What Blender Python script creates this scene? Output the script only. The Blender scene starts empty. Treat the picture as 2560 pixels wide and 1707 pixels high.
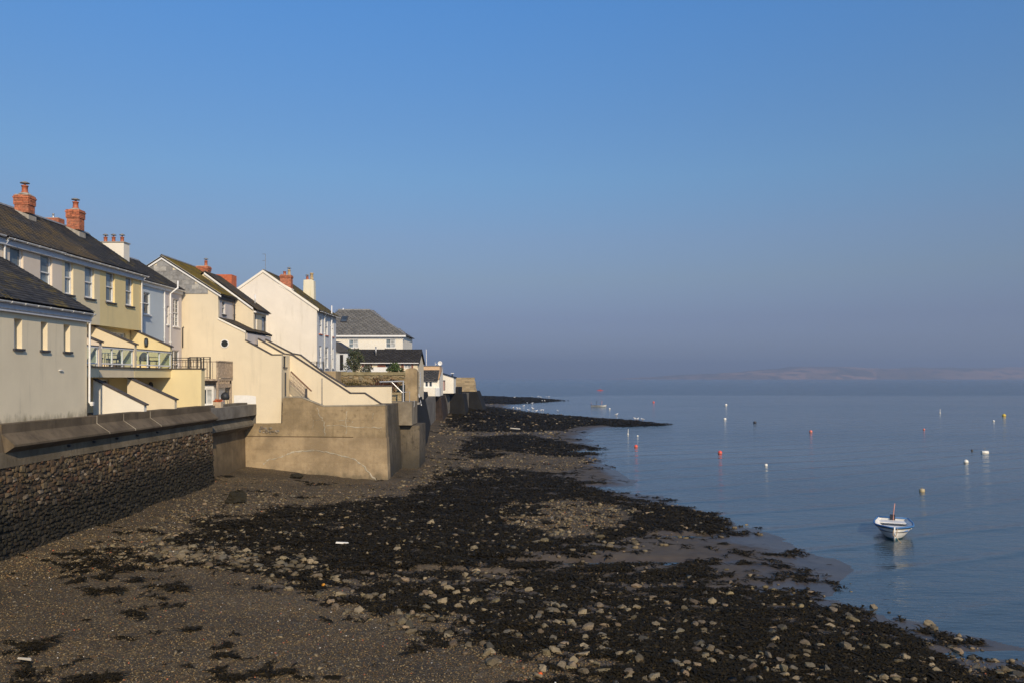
import bpy, bmesh, math, random
import numpy as np
from mathutils import Vector, Matrix

R = math.radians
rng = random.Random(7)
nrg = np.random.default_rng(11)
scene = bpy.context.scene
COL = scene.collection

# ------------------------------------------------------------------ camera, sky, sun, exposure
F, CX, HY, CZ = 2000.0, 1280.0, 945.0, 7.0      # focal length in photo pixels, horizon row, eye height over the water
cam_d = bpy.data.cameras.new('camera'); cam = bpy.data.objects.new('camera', cam_d); COL.objects.link(cam)
cam.location = (0, 0, CZ); cam.rotation_euler = (R(90), 0, 0)
cam_d.sensor_width = 36.0; cam_d.lens = F / 2560 * 36.0
cam_d.shift_y = (HY - 853.5) / 2560
cam_d.clip_start = 0.1; cam_d.clip_end = 40000
scene.camera = cam

SUN_AZ, SUN_EL = R(22), R(29)                    # sun behind the camera, to its river side
sun_vec = Vector((math.sin(SUN_AZ) * math.cos(SUN_EL), -math.cos(SUN_AZ) * math.cos(SUN_EL), math.sin(SUN_EL)))
world = bpy.data.worlds.new('World'); scene.world = world; world.use_nodes = True
wn, wl = world.node_tree.nodes, world.node_tree.links
wn.clear()
sky = wn.new('ShaderNodeTexSky'); sky.sky_type = 'NISHITA'; sky.sun_disc = False
sky.sun_elevation = SUN_EL
sky.sun_rotation = math.atan2(sun_vec.x, sun_vec.y)
sky.air_density = 1.0; sky.dust_density = 0.6; sky.ozone_density = 1.6; sky.altitude = 0
tc = wn.new('ShaderNodeTexCoord'); sx = wn.new('ShaderNodeSeparateXYZ')
ramp = wn.new('ShaderNodeValToRGB'); mixn = wn.new('ShaderNodeMix'); mixn.data_type = 'RGBA'; mixn.blend_type = 'MULTIPLY'
mixn.inputs[0].default_value = 1.0
bg = wn.new('ShaderNodeBackground'); bg.inputs['Strength'].default_value = 0.10
out = wn.new('ShaderNodeOutputWorld')
wl.new(tc.outputs['Generated'], sx.inputs[0]); wl.new(sx.outputs['Z'], ramp.inputs[0])
wl.new(sky.outputs[0], mixn.inputs[6]); wl.new(ramp.outputs[0], mixn.inputs[7])
wl.new(mixn.outputs[2], bg.inputs['Color']); wl.new(bg.outputs[0], out.inputs[0])
SKY_RAMP = [(0.0, (.45, .53, .93)), (.035, (.39, .43, .72)), (.0723, (.425, .43, .645)), (.1216, (.58, .58, .68)), (.17, (.66, .70, .82)),
            (.2403, (.685, .895, 1.05)), (.3069, (.67, .975, 1.225)), (.4254, (.636, 1.15, 1.59)), (1.0, (.63, 1.12, 1.56))]
el = ramp.color_ramp.elements
while len(el) > 2: el.remove(el[-1])
el[0].position = 0; el[1].position = 1
for p, c in SKY_RAMP[1:-1]: el.new(p)
for e, (p, c) in zip(sorted(el, key=lambda e: e.position), SKY_RAMP): e.color = (*c, 1)
sun_d = bpy.data.lights.new('sun', 'SUN'); sun_o = bpy.data.objects.new('sun', sun_d); COL.objects.link(sun_o)
sun_d.energy = 4.2; sun_d.angle = R(0.55); sun_d.color = (1.0, 0.82, 0.59)
sun_o.rotation_euler = (-sun_vec).to_track_quat('-Z', 'Y').to_euler()
sun_o.location = (30, -60, 60)
scene.view_settings.view_transform = 'Standard'; scene.view_settings.look = 'None'
scene.view_settings.exposure = 0.0; scene.view_settings.gamma = 1.0
scene.view_settings.use_curve_mapping = False
scene.cycles.volume_bounces = 0
scene.cycles.max_bounces = 6
scene.cycles.transparent_max_bounces = 12

# ------------------------------------------------------------------ helpers
def ux(u, Y): return (u - CX) / F * Y
def vz(v, Y): return CZ - (v - HY) / F * Y
def Yx(u, X): return X * F / (u - CX)            # distance of a point at column u on the plane x = X
def P(u, v, Y): return (ux(u, Y), Y, vz(v, Y))
def G(u, v, z=0.0):                               # where the pixel meets the level z
    Y = (CZ - z) * F / (v - HY); return (ux(u, Y), Y, z)
def lin(r, g, b):
    f = lambda c: (c / 255 / 12.92) if c / 255 <= 0.04045 else ((c / 255 + 0.055) / 1.055) ** 2.4
    return (f(r), f(g), f(b))

def tag(o, label=None, cat=None, group=None, kind=None):
    if label: o['label'] = label
    if cat: o['category'] = cat
    if group: o['group'] = group
    if kind: o['kind'] = kind
    return o
def thing(name, label, cat, loc=(0, 0, 0), group=None):
    o = bpy.data.objects.new(name, None); COL.objects.link(o); o.location = loc
    o.empty_display_size = 0.3
    return tag(o, label, cat, group, 'thing')
def origin(o):
    v = Vector((0, 0, 0))
    while o is not None: v += o.location; o = o.parent
    return v

class MB:
    def __init__(s): s.v = []; s.f = []; s.c = []; s.cur = None
    def add(s, vs, fs):
        n = len(s.v); s.v += [tuple(p) for p in vs]
        for f in fs: s.f.append(tuple(n + i for i in f)); s.c.append(s.cur)
    def quad(s, a, b, c, d): s.add((a, b, c, d), ((0, 1, 2, 3),))
    def poly(s, pts): s.add(pts, (tuple(range(len(pts))),))
    def box(s, x0, x1, y0, y1, z0, z1):
        s.add([(x0, y0, z0), (x1, y0, z0), (x1, y1, z0), (x0, y1, z0), (x0, y0, z1), (x1, y0, z1), (x1, y1, z1), (x0, y1, z1)],
              [(0, 3, 2, 1), (4, 5, 6, 7), (0, 1, 5, 4), (1, 2, 6, 5), (2, 3, 7, 6), (3, 0, 4, 7)])
        return s
    def prism(s, pts, axis, a, b):               # polygon pts in the two other axes, extruded along axis from a to b
        n = len(pts)
        def mk(p, t):
            if axis == 'x': return (t, p[0], p[1])
            if axis == 'y': return (p[0], t, p[1])
            return (p[0], p[1], t)
        vs = [mk(p, a) for p in pts] + [mk(p, b) for p in pts]
        fs = [tuple(range(n)), tuple(range(2 * n - 1, n - 1, -1))] + [(i, i + n, (i + 1) % n + n, (i + 1) % n) for i in range(n)]
        s.add(vs, fs); return s
    def tube(s, pts, r, n=8, caps=True):
        pts = [Vector(p) for p in pts]; rs = r if isinstance(r, (list, tuple)) else [r] * len(pts)
        base = len(s.v); prev = None
        for i, p in enumerate(pts):
            d = (pts[min(i + 1, len(pts) - 1)] - pts[max(i - 1, 0)]).normalized()
            a = prev if prev is not None else (Vector((0, 0, 1)) if abs(d.z) < .9 else Vector((1, 0, 0)))
            e1 = (a - d * a.dot(d)).normalized(); e2 = d.cross(e1); prev = e1
            for k in range(n):
                t = 2 * math.pi * k / n
                q = p + (e1 * math.cos(t) + e2 * math.sin(t)) * rs[i]; s.v.append(tuple(q))
        for i in range(len(pts) - 1):
            for k in range(n):
                s.f.append((base + i * n + k, base + i * n + (k + 1) % n, base + (i + 1) * n + (k + 1) % n, base + (i + 1) * n + k)); s.c.append(s.cur)
        if caps:
            s.f.append(tuple(base + k for k in range(n))[::-1]); s.c.append(s.cur)
            m = base + (len(pts) - 1) * n; s.f.append(tuple(m + k for k in range(n))); s.c.append(s.cur)
        return s
    def lathe(s, prof, c, n=16):                  # prof: (radius, z)
        base = len(s.v)
        for r, z in prof:
            for k in range(n):
                t = 2 * math.pi * k / n; s.v.append((c[0] + r * math.cos(t), c[1] + r * math.sin(t), c[2] + z))
        for i in range(len(prof) - 1):
            for k in range(n):
                s.f.append((base + i * n + k, base + i * n + (k + 1) % n, base + (i + 1) * n + (k + 1) % n, base + (i + 1) * n + k)); s.c.append(s.cur)
        s.f.append(tuple(base + k for k in range(n))[::-1]); s.c.append(s.cur)
        m = base + (len(prof) - 1) * n; s.f.append(tuple(m + k for k in range(n))); s.c.append(s.cur)
        return s
    def obox(s, O, U, V, N, u0, u1, v0, v1, n0, n1):  # box in a frame
        O, U, V, N = map(Vector, (O, U, V, N))
        q = lambda a, b, c: O + U * a + V * b + N * c
        s.add([q(u0, v0, n0), q(u1, v0, n0), q(u1, v1, n0), q(u0, v1, n0), q(u0, v0, n1), q(u1, v0, n1), q(u1, v1, n1), q(u0, v1, n1)],
              [(0, 3, 2, 1), (4, 5, 6, 7), (0, 1, 5, 4), (1, 2, 6, 5), (2, 3, 7, 6), (3, 0, 4, 7)])
        return s
    def mesh(s, name, off=(0, 0, 0), smooth=False):
        me = bpy.data.meshes.new(name)
        me.from_pydata([(a - off[0], b - off[1], c - off[2]) for a, b, c in s.v], [], s.f)
        if any(c is not None for c in s.c):
            at = me.attributes.new('col', 'FLOAT_COLOR', 'FACE')
            at.data.foreach_set('color', np.array([(*(c or (1, 1, 1)), 1) for c in s.c], dtype=np.float32).ravel())
        me.update()
        if smooth: me.polygons.foreach_set('use_smooth', [True] * len(me.polygons))
        return me
    def build(s, name, mat, parent=None, smooth=False, label=None, kind=None):
        off = origin(parent) if parent is not None else Vector((0, 0, 0))
        o = bpy.data.objects.new(name, s.mesh(name, off, smooth)); COL.objects.link(o)
        if parent is not None: o.parent = parent
        if mat is not None: o.data.materials.append(mat)
        if label: o['label'] = label
        if kind: o['kind'] = kind
        return o
def place(name, mesh, loc, parent=None, scale=(1, 1, 1), rot=(0, 0, 0)):   # an object that shares mesh data
    o = bpy.data.objects.new(name, mesh); COL.objects.link(o)
    off = origin(parent) if parent is not None else Vector((0, 0, 0))
    o.location = Vector(loc) - off; o.scale = scale; o.rotation_euler = rot
    if parent is not None: o.parent = parent
    return o
def bulk(name, V, Fc, cols, mat, parent=None, kind='stuff', smooth=False):
    me = bpy.data.meshes.new(name)
    V = np.asarray(V, dtype=np.float32); Fc = np.asarray(Fc, dtype=np.int32); k = Fc.shape[1]
    me.vertices.add(len(V)); me.vertices.foreach_set('co', V.ravel())
    me.loops.add(Fc.size); me.loops.foreach_set('vertex_index', Fc.ravel())
    me.polygons.add(len(Fc)); me.polygons.foreach_set('loop_start', np.arange(0, Fc.size, k, dtype=np.int32))
    if cols is not None:
        at = me.attributes.new('col', 'FLOAT_COLOR', 'FACE')
        c4 = np.ones((len(Fc), 4), dtype=np.float32); c4[:, :3] = cols; at.data.foreach_set('color', c4.ravel())
    me.update(calc_edges=True); me.validate()
    if smooth: me.polygons.foreach_set('use_smooth', np.ones(len(Fc), dtype=bool))
    o = bpy.data.objects.new(name, me); COL.objects.link(o)
    if mat: me.materials.append(mat)
    if parent is not None: o.parent = parent; o.location = -origin(parent)
    if kind: o['kind'] = kind
    return o

# value noise on numpy arrays
def _h(ix, iy, seed):
    n = (ix.astype(np.int64) * 374761393 + iy.astype(np.int64) * 668265263 + seed * 1442695041) & 0x7fffffff
    n = ((n ^ (n >> 13)) * 1274126177) & 0x7fffffff
    n = ((n ^ (n >> 15)) * 2246822519) & 0x7fffffff
    return ((n ^ (n >> 16)) & 0xffff) / 65535.0
def vnoise(x, y, seed=0):
    ix, iy = np.floor(x), np.floor(y); fx, fy = x - ix, y - iy
    fx = fx * fx * (3 - 2 * fx); fy = fy * fy * (3 - 2 * fy)
    a, b = _h(ix, iy, seed), _h(ix + 1, iy, seed); c, d = _h(ix, iy + 1, seed), _h(ix + 1, iy + 1, seed)
    return (a * (1 - fx) + b * fx) * (1 - fy) + (c * (1 - fx) + d * fx) * fy
def fbm(x, y, seed=0, octv=4):
    s, a, t = 0, 0.5, 0
    for i in range(octv):
        s = s + a * vnoise(x * 2 ** i, y * 2 ** i, seed + i * 17); t += a; a *= 0.5
    return s / t * 2 - 1

# ------------------------------------------------------------------ materials
def nmat(name):
    m = bpy.data.materials.new(name); m.use_nodes = True
    nt = m.node_tree; b = nt.nodes['Principled BSDF']
    return m, nt.nodes, nt.links, b
def noise_node(N, L, vec, scale, detail=4, rough=0.55, stretch=None):
    if stretch:
        mp = N.new('ShaderNodeMapping'); mp.inputs['Scale'].default_value = stretch; L.new(vec, mp.inputs[0]); vec = mp.outputs[0]
    n = N.new('ShaderNodeTexNoise'); n.inputs['Scale'].default_value = scale; n.inputs['Detail'].default_value = detail
    n.inputs['Roughness'].default_value = rough; L.new(vec, n.inputs['Vector']); return n.outputs['Fac']
def mapr(N, L, val, a, b, c, d, smooth=False):
    m = N.new('ShaderNodeMapRange'); m.inputs[1].default_value = a; m.inputs[2].default_value = b
    m.inputs[3].default_value = c; m.inputs[4].default_value = d
    if smooth: m.interpolation_type = 'SMOOTHSTEP'
    L.new(val, m.inputs[0]); return m.outputs[0]
def mixc(N, L, fac, a, b, blend='MIX'):
    m = N.new('ShaderNodeMix'); m.data_type = 'RGBA'; m.blend_type = blend
    for i, x in ((0, fac), (6, a), (7, b)):
        if isinstance(x, (int, float)): m.inputs[i].default_value = x
        elif isinstance(x, tuple): m.inputs[i].default_value = (*x[:3], 1)
        else: L.new(x, m.inputs[i])
    return m.outputs[2]
def math_n(N, L, op, a, b=None):
    m = N.new('ShaderNodeMath'); m.operation = op
    for i, x in ((0, a), (1, b)):
        if x is None: continue
        if isinstance(x, (int, float)): m.inputs[i].default_value = x
        else: L.new(x, m.inputs[i])
    return m.outputs[0]
def bump_n(N, L, b, h, strength=0.3, dist=0.02):
    n = N.new('ShaderNodeBump'); n.inputs['Strength'].default_value = strength; n.inputs['Distance'].default_value = dist
    L.new(h, n.inputs['Height']); L.new(n.outputs[0], b.inputs['Normal'])
def pos(N): return N.new('ShaderNodeNewGeometry').outputs['Position']

def plain(name, col, rough=0.6, var=0.06, metal=0.0, attr=False, scale=6.0, spec=None, bump=0.0):
    m, N, L, b = nmat(name); p = pos(N)
    n = noise_node(N, L, p, scale, 4)
    f = mapr(N, L, n, 0.3, 0.7, 1 - var * 2, 1 + var * 2)
    c = mixc(N, L, 1.0, tuple(col), (1, 1, 1))
    mm = N.new('ShaderNodeMix'); mm.data_type = 'RGBA'; mm.blend_type = 'MULTIPLY'; mm.inputs[0].default_value = 1
    cc = N.new('ShaderNodeCombineColor')
    for i in range(3): L.new(f, cc.inputs[i])
    mm.inputs[6].default_value = (*col, 1); L.new(cc.outputs[0], mm.inputs[7])
    res = mm.outputs[2]
    if attr:
        a = N.new('ShaderNodeAttribute'); a.attribute_name = 'col'
        res = mixc(N, L, 1.0, res, a.outputs['Color'], 'MULTIPLY')
    L.new(res, b.inputs['Base Color'])
    b.inputs['Roughness'].default_value = rough; b.inputs['Metallic'].default_value = metal
    if spec is not None: b.inputs['Specular IOR Level'].default_value = spec
    if bump: bump_n(N, L, b, noise_node(N, L, p, scale * 5, 5), bump, 0.01)
    return m

def stucco(name, col, stain=(0.30, 0.27, 0.2), amt=0.25, patch=0.06, dirt=0.35, base=None):
    """painted render: cloudy tone, vertical rain streaks, a few worn patches, fine roughcast relief"""
    m, N, L, b = nmat(name); p = pos(N)
    cloud = noise_node(N, L, p, 0.7, 5, 0.6)
    streak = noise_node(N, L, p, 1.6, 5, 0.65, (1.6, 1.6, 0.16))
    spots = noise_node(N, L, p, 5.0, 6, 0.7)
    c = mixc(N, L, mapr(N, L, cloud, 0.35, 0.7, 0, 1), tuple(x * (1 - patch) for x in col), tuple(min(x * (1 + patch * .5), .9) for x in col))
    c = mixc(N, L, mapr(N, L, streak, 0.52, 0.8, 0, amt, True), c, stain)
    c = mixc(N, L, mapr(N, L, spots, 0.62, 0.8, 0, dirt, True), c, tuple(x * 0.72 for x in col))
    if base:                                       # green algae creeping up from the foot of the wall
        sp = N.new('ShaderNodeSeparateXYZ'); L.new(p, sp.inputs[0])
        w = math_n(N, L, 'SUBTRACT', sp.outputs[2], math_n(N, L, 'MULTIPLY', math_n(N, L, 'SUBTRACT', noise_node(N, L, p, 2.5, 6, .7, (1, 1, .5)), .45), 1.3))
        c = mixc(N, L, mapr(N, L, w, base[0], base[1], .75, 0, True), c, (.16, .135, .07))
    L.new(c, b.inputs['Base Color']); b.inputs['Roughness'].default_value = 0.9
    b.inputs['Specular IOR Level'].default_value = 0.25
    bump_n(N, L, b, noise_node(N, L, p, 45, 4), 0.25, 0.006)
    return m

def concrete(name, col, dark, tide=None, amt=0.6, streaks=0.5, moss=None, lifts=0):
    m, N, L, b = nmat(name); p = pos(N)
    big = noise_node(N, L, p, 0.55, 6, 0.65)
    mid = noise_node(N, L, p, 2.6, 6, 0.65)
    st = noise_node(N, L, p, 2.2, 5, 0.6, (1.8, 1.8, 0.13))
    c = mixc(N, L, mapr(N, L, big, 0.35, 0.65, 0, 1, True), tuple(col), tuple(x * .58 for x in col))
    c = mixc(N, L, mapr(N, L, mid, 0.5, 0.72, 0, amt, True), c, dark)
    c = mixc(N, L, mapr(N, L, st, 0.5, 0.75, 0, streaks, True), c, tuple(x * .8 for x in dark))
    if moss: c = mixc(N, L, mapr(N, L, noise_node(N, L, p, 1.3, 6, .7), .55, .75, 0, .6, True), c, moss)
    if lifts:                                      # pour joints left by the shuttering, tone changing from lift to lift
        sp = N.new('ShaderNodeSeparateXYZ'); L.new(p, sp.inputs[0])
        zz = math_n(N, L, 'ADD', math_n(N, L, 'DIVIDE', sp.outputs[2], lifts), math_n(N, L, 'MULTIPLY', math_n(N, L, 'SUBTRACT', mid, .5), .12))
        fr_ = math_n(N, L, 'FRACT', zz); wn_ = N.new('ShaderNodeTexWhiteNoise'); wn_.noise_dimensions = '1D'; L.new(math_n(N, L, 'FLOOR', zz), wn_.inputs['W'])
        c = mixc(N, L, mapr(N, L, wn_.outputs['Value'], 0, 1, 0, .3), c, dark)
        c = mixc(N, L, mapr(N, L, fr_, .965, .985, 0, .22, True), c, tuple(x * .5 for x in dark))
    if tide:
        z0, z1, tcol = tide
        sp = N.new('ShaderNodeSeparateXYZ'); L.new(p, sp.inputs[0])
        w = math_n(N, L, 'ADD', sp.outputs[2], math_n(N, L, 'MULTIPLY', math_n(N, L, 'SUBTRACT', mid, 0.5), 1.4))
        c = mixc(N, L, mapr(N, L, w, z0, z1, 0.93, 0, True), c, tcol)
    L.new(c, b.inputs['Base Color']); b.inputs['Roughness'].default_value = 0.92
    b.inputs['Specular IOR Level'].default_value = 0.2
    h = math_n(N, L, 'ADD', noise_node(N, L, p, 9, 6), math_n(N, L, 'MULTIPLY', noise_node(N, L, p, 40, 4), .4))
    bump_n(N, L, b, h, 0.5, 0.03)
    return m

def stone_mat(name, tide=None, moss=0.0, bump=0.6, lime=0.0):
    """colour from the 'col' attribute, grain, lichen and a tide stain by height"""
    m, N, L, b = nmat(name); p = pos(N)
    a = N.new('ShaderNodeAttribute'); a.attribute_name = 'col'
    g = noise_node(N, L, p, 14, 6, 0.7)
    f = mapr(N, L, g, 0.3, 0.7, 0.62, 1.3)
    cc = N.new('ShaderNodeCombineColor'); [L.new(f, cc.inputs[i]) for i in range(3)]
    c = mixc(N, L, 1.0, a.outputs['Color'], cc.outputs[0], 'MULTIPLY')
    if moss: c = mixc(N, L, mapr(N, L, noise_node(N, L, p, 2.3, 6, .7), .5, .7, 0, moss, True), c, (0.10, 0.085, 0.02))
    if lime: c = mixc(N, L, mapr(N, L, noise_node(N, L, p, 1.1, 6, .75, (1, 1, .7)), .58, .72, 0, lime, True), c, (.26, .22, .165))
    if lime: c = mixc(N, L, mapr(N, L, noise_node(N, L, p, .6, 5, .7, (1, 1, .4)), .5, .68, 0, .6, True), c, (.05, .038, .022))
    if tide:
        z0, z1, tcol = tide
        sp = N.new('ShaderNodeSeparateXYZ'); L.new(p, sp.inputs[0])
        w = math_n(N, L, 'ADD', sp.outputs[2], math_n(N, L, 'MULTIPLY', math_n(N, L, 'SUBTRACT', noise_node(N, L, p, 0.9, 5), 0.5), 2.2))
        c = mixc(N, L, mapr(N, L, w, z0, z1, 0.9, 0, True), c, tcol)
    L.new(c, b.inputs['Base Color']); b.inputs['Roughness'].default_value = 0.85
    b.inputs['Specular IOR Level'].default_value = 0.3
    bump_n(N, L, b, noise_node(N, L, p, 30, 5), bump, 0.015)
    return m

def slate_mat(name, moss=0.0, mosscol=(0.19, 0.135, 0.025), tone=1.0, rough=0.55):
    m, N, L, b = nmat(name); p = pos(N)
    a = N.new('ShaderNodeAttribute'); a.attribute_name = 'col'
    g = noise_node(N, L, p, 8, 5, 0.65)
    f = mapr(N, L, g, 0.3, 0.7, 0.7 * tone, 1.25 * tone)
    cc = N.new('ShaderNodeCombineColor'); [L.new(f, cc.inputs[i]) for i in range(3)]
    c = mixc(N, L, 1.0, a.outputs['Color'], cc.outputs[0], 'MULTIPLY')
    if moss:
        w = math_n(N, L, 'MULTIPLY', noise_node(N, L, p, 0.8, 6, .7), math_n(N, L, 'ADD', noise_node(N, L, p, 6, 5, .7), .55))
        c = mixc(N, L, mapr(N, L, w, .62 - .28 * moss, .85 - .25 * moss, 0, .9, True), c, mosscol)
    L.new(c, b.inputs['Base Color']); b.inputs['Roughness'].default_value = rough
    b.inputs['Specular IOR Level'].default_value = 0.18
    bump_n(N, L, b, noise_node(N, L, p, 40, 4), 0.3, 0.008)
    return m

def glass_dark(name, col=(0.035, 0.045, 0.055), rough=0.06):
    m, N, L, b = nmat(name); p = pos(N)
    c = mixc(N, L, mapr(N, L, noise_node(N, L, p, 1.2, 2), .4, .6, 0, 1, True), tuple(col), tuple(x * 1.9 for x in col))
    L.new(c, b.inputs['Base Color']); b.inputs['Roughness'].default_value = rough; b.inputs['IOR'].default_value = 1.6
    return m
def glass_clear(name):
    m = bpy.data.materials.new(name); m.use_nodes = True; N, L = m.node_tree.nodes, m.node_tree.links; N.clear()
    o = N.new('ShaderNodeOutputMaterial'); mx = N.new('ShaderNodeMixShader'); t = N.new('ShaderNodeBsdfTransparent')
    t.inputs[0].default_value = (.82, .9, .88, 1)
    g = N.new('ShaderNodeBsdfGlossy'); g.inputs['Roughness'].default_value = .04
    lw = N.new('ShaderNodeLayerWeight'); lw.inputs[0].default_value = .5
    pw = N.new('ShaderNodeMath'); pw.operation = 'POWER'; pw.inputs[1].default_value = 4.0; L.new(lw.outputs['Facing'], pw.inputs[0])
    f2 = N.new('ShaderNodeMath'); f2.operation = 'MULTIPLY_ADD'; f2.inputs[1].default_value = .6; f2.inputs[2].default_value = .05; L.new(pw.outputs[0], f2.inputs[0])
    L.new(f2.outputs[0], mx.inputs[0]); L.new(t.outputs[0], mx.inputs[1]); L.new(g.outputs[0], mx.inputs[2]); L.new(mx.outputs[0], o.inputs[0])
    return m

M = {}
M['render_beige'] = stucco('render_beige', (.78, .68, .49), amt=.28, base=(5.25, 5.75))
M['render_pink'] = stucco('render_pink', (.72, .62, .51), amt=.22)
M['render_paleyellow'] = stucco('render_paleyellow', (.72, .62, .42), amt=.2)
M['render_yellow'] = stucco('render_yellow', (.74, .60, .31), amt=.2)
M['render_yellow2'] = stucco('render_yellow2', (.76, .635, .36), amt=.16)
M['render_cream'] = stucco('render_cream', (.735, .635, .46), amt=.2, dirt=.15)
M['render_cream2'] = stucco('render_cream2', (.735, .625, .435), amt=.2, dirt=.15)
M['render_blue'] = stucco('render_blue', (.50, .56, .60), amt=.08)
M['render_lilac'] = stucco('render_lilac', (.60, .55, .52), amt=.08)
M['render_white'] = stucco('render_white', (.76, .70, .60), stain=(.42, .37, .28), amt=.45, dirt=.5)
M['render_white_shade'] = stucco('render_white_shade', (.58, .60, .62), amt=.2)  # white render greyed, side-face shade put into the colour; also on the porch
M['render_ivory'] = stucco('render_ivory', (.82, .77, .66), amt=.1, dirt=.1)
M['white_paint'] = plain('white_paint', (.78, .77, .74), .45, .03)
M['pipe_white'] = plain('pipe_white', (.76, .75, .72), .4, .04)
M['soffit'] = plain('soffit', (.50, .52, .56), .6, .04)
M['sill'] = plain('sill', (.045, .045, .05), .7, .1)
M['coping_dark'] = plain('coping_dark', (.07, .06, .055), .8, .2, scale=3)
M['black_iron'] = plain('black_iron', (.015, .016, .018), .5, .1)
M['steel'] = plain('steel', (.45, .45, .45), .45, .08, metal=.6)
M['lead'] = plain('lead', (.22, .22, .22), .6, .15)
M['cement'] = plain('cement', (.34, .31, .26), .9, .15)
M['pot'] = plain('pot', (.38, .11, .05), .6, .15)
M['pot_buff'] = plain('pot_buff', (.5, .36, .18), .7, .2)
M['brick'] = plain('brick', (.42, .155, .08), .85, .2, attr=True, scale=12, bump=.4)
M['mortar'] = plain('mortar', (.42, .34, .27), .95, .1)
M['timber'] = plain('timber', (.36, .28, .205), .85, .22, attr=False, scale=9, bump=.3)
M['timber_red'] = plain('timber_red', (.17, .065, .045), .75, .18, attr=True, scale=7)
M['handrail'] = plain('handrail', (.20, .10, .055), .6, .2)
M['terracotta'] = plain('terracotta', (.55, .13, .04), .7, .15)
M['dark_stuff'] = plain('dark_stuff', (.02, .022, .026), .6, .2)
M['glass'] = glass_dark('glass'); M['glass_pale'] = glass_dark('glass_pale', (.28, .29, .29), .1)
M['glass_sky'] = glass_dark('glass_sky', (.13, .16, .18), .05); M['glass_clear'] = glass_clear('glass_clear')
M['slate'] = slate_mat('slate', .3, rough=.85, tone=.82); M['slate_moss'] = slate_mat('slate_moss', .85, rough=.85); M['slate_gold'] = slate_mat('slate_gold', 1.12, (.24, .165, .02), rough=.9)
M['slate_brown'] = slate_mat('slate_brown', .8, (.15, .105, .05), rough=.85)
M['slate_clean'] = slate_mat('slate_clean', 0.0, rough=.85, tone=.85)
M['slate_hung'] = slate_mat('slate_hung', 0.0, rough=.75)
M['quay_stone'] = stone_mat('quay_stone', tide=(2.3, 3.7, (.015, .014, .009)), moss=.3, lime=.55)
M['quay_mortar'] = concrete('quay_mortar', (.10, .075, .05), (.05, .035, .022), tide=(2.2, 3.5, (.011, .0105, .008)))
M['quay_band'] = concrete('quay_band', (.21, .17, .115), (.10, .08, .05), streaks=.8)
M['coping'] = concrete('coping', (.17, .13, .085), (.08, .062, .042), streaks=.6, amt=.45)
M['bastion'] = concrete('bastion', (.45, .34, .20), (.20, .148, .085), amt=.75, streaks=.4, lifts=.62)
M['bastion_low'] = concrete('bastion_low', (.47, .355, .215), (.26, .19, .11), amt=.6, streaks=.3, lifts=.8, tide=(.5, 1.2, (.17, .135, .085)))
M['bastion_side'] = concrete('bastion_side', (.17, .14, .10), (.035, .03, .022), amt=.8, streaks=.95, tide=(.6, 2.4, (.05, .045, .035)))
M['wall_black'] = concrete('wall_black', (.020, .0195, .019), (.010, .010, .010), amt=.8, streaks=.8)
M['repair'] = concrete('repair', (.50, .44, .33), (.34, .28, .19), amt=.6)
M['rubble'] = stone_mat('rubble', moss=.45)
M['ashlar'] = stone_mat('ashlar', moss=.12, bump=.4)
M['ground_yard'] = concrete('ground_yard', (.22, .2, .17), (.13, .115, .09))
M['wicker'] = plain('wicker', (.10, .09, .075), .8, .2)
M['plastic_dark'] = plain('plastic_dark', (.02, .04, .035), .5, .1)

# ------------------------------------------------------------------ water, beach, yard
def interp_tab(tab):
    ys = np.array([t[0] for t in tab]); xs = np.array([t[1] for t in tab])
    return lambda y: np.interp(y, ys, xs)
SHORE = interp_tab([(0, 20), (14, 15.5), (20.7, 13.3), (22.4, 11.8), (25.0, 10.2), (27, 10.8), (29.5, 12.7), (32.5, 12.6), (37.3, 11.2), (43, 10.2), (47.5, 8.8),
                    (57, 8.2), (66, 7.6), (80, 8.4), (93, 9.2), (106, 10.5), (112, 12.5), (116, 17), (119, 23), (122, 24.5), (137, 20), (152, 9), (168, 2.2),
                    (190, -1), (212, 0), (222, 3), (238, 12), (250, 16), (268, 13), (292, 7), (318, -12), (350, -40), (420, -90)])
WALLX = interp_tab([(0, -16.4), (44, -16.4), (44.2, -17.4), (52, -17.4), (52.5, -8), (57, -7.8), (60, -6.2), (64, -7.2), (100, -10), (112, -9.5), (122, -7.2), (135, -5.6), (150, -6.5), (260, -40), (420, -160)])
WALLZ = interp_tab([(0, 1.2), (52, 1.2), (52.5, .5), (60, .62), (100, 1.1), (112, 1.15), (122, 1.5), (135, 1.8), (160, 1.3), (220, .9), (420, .7)])

def poly_mask(u, v, pts):
    m = np.zeros(u.shape, bool); n = len(pts)
    for i in range(n):
        (x1, y1), (x2, y2) = pts[i], pts[(i + 1) % n]
        if y1 == y2: continue
        c = ((y1 > v) != (y2 > v)) & (u < (x2 - x1) * (v - y1) / (y2 - y1) + x1)
        m ^= c
    return m
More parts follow.
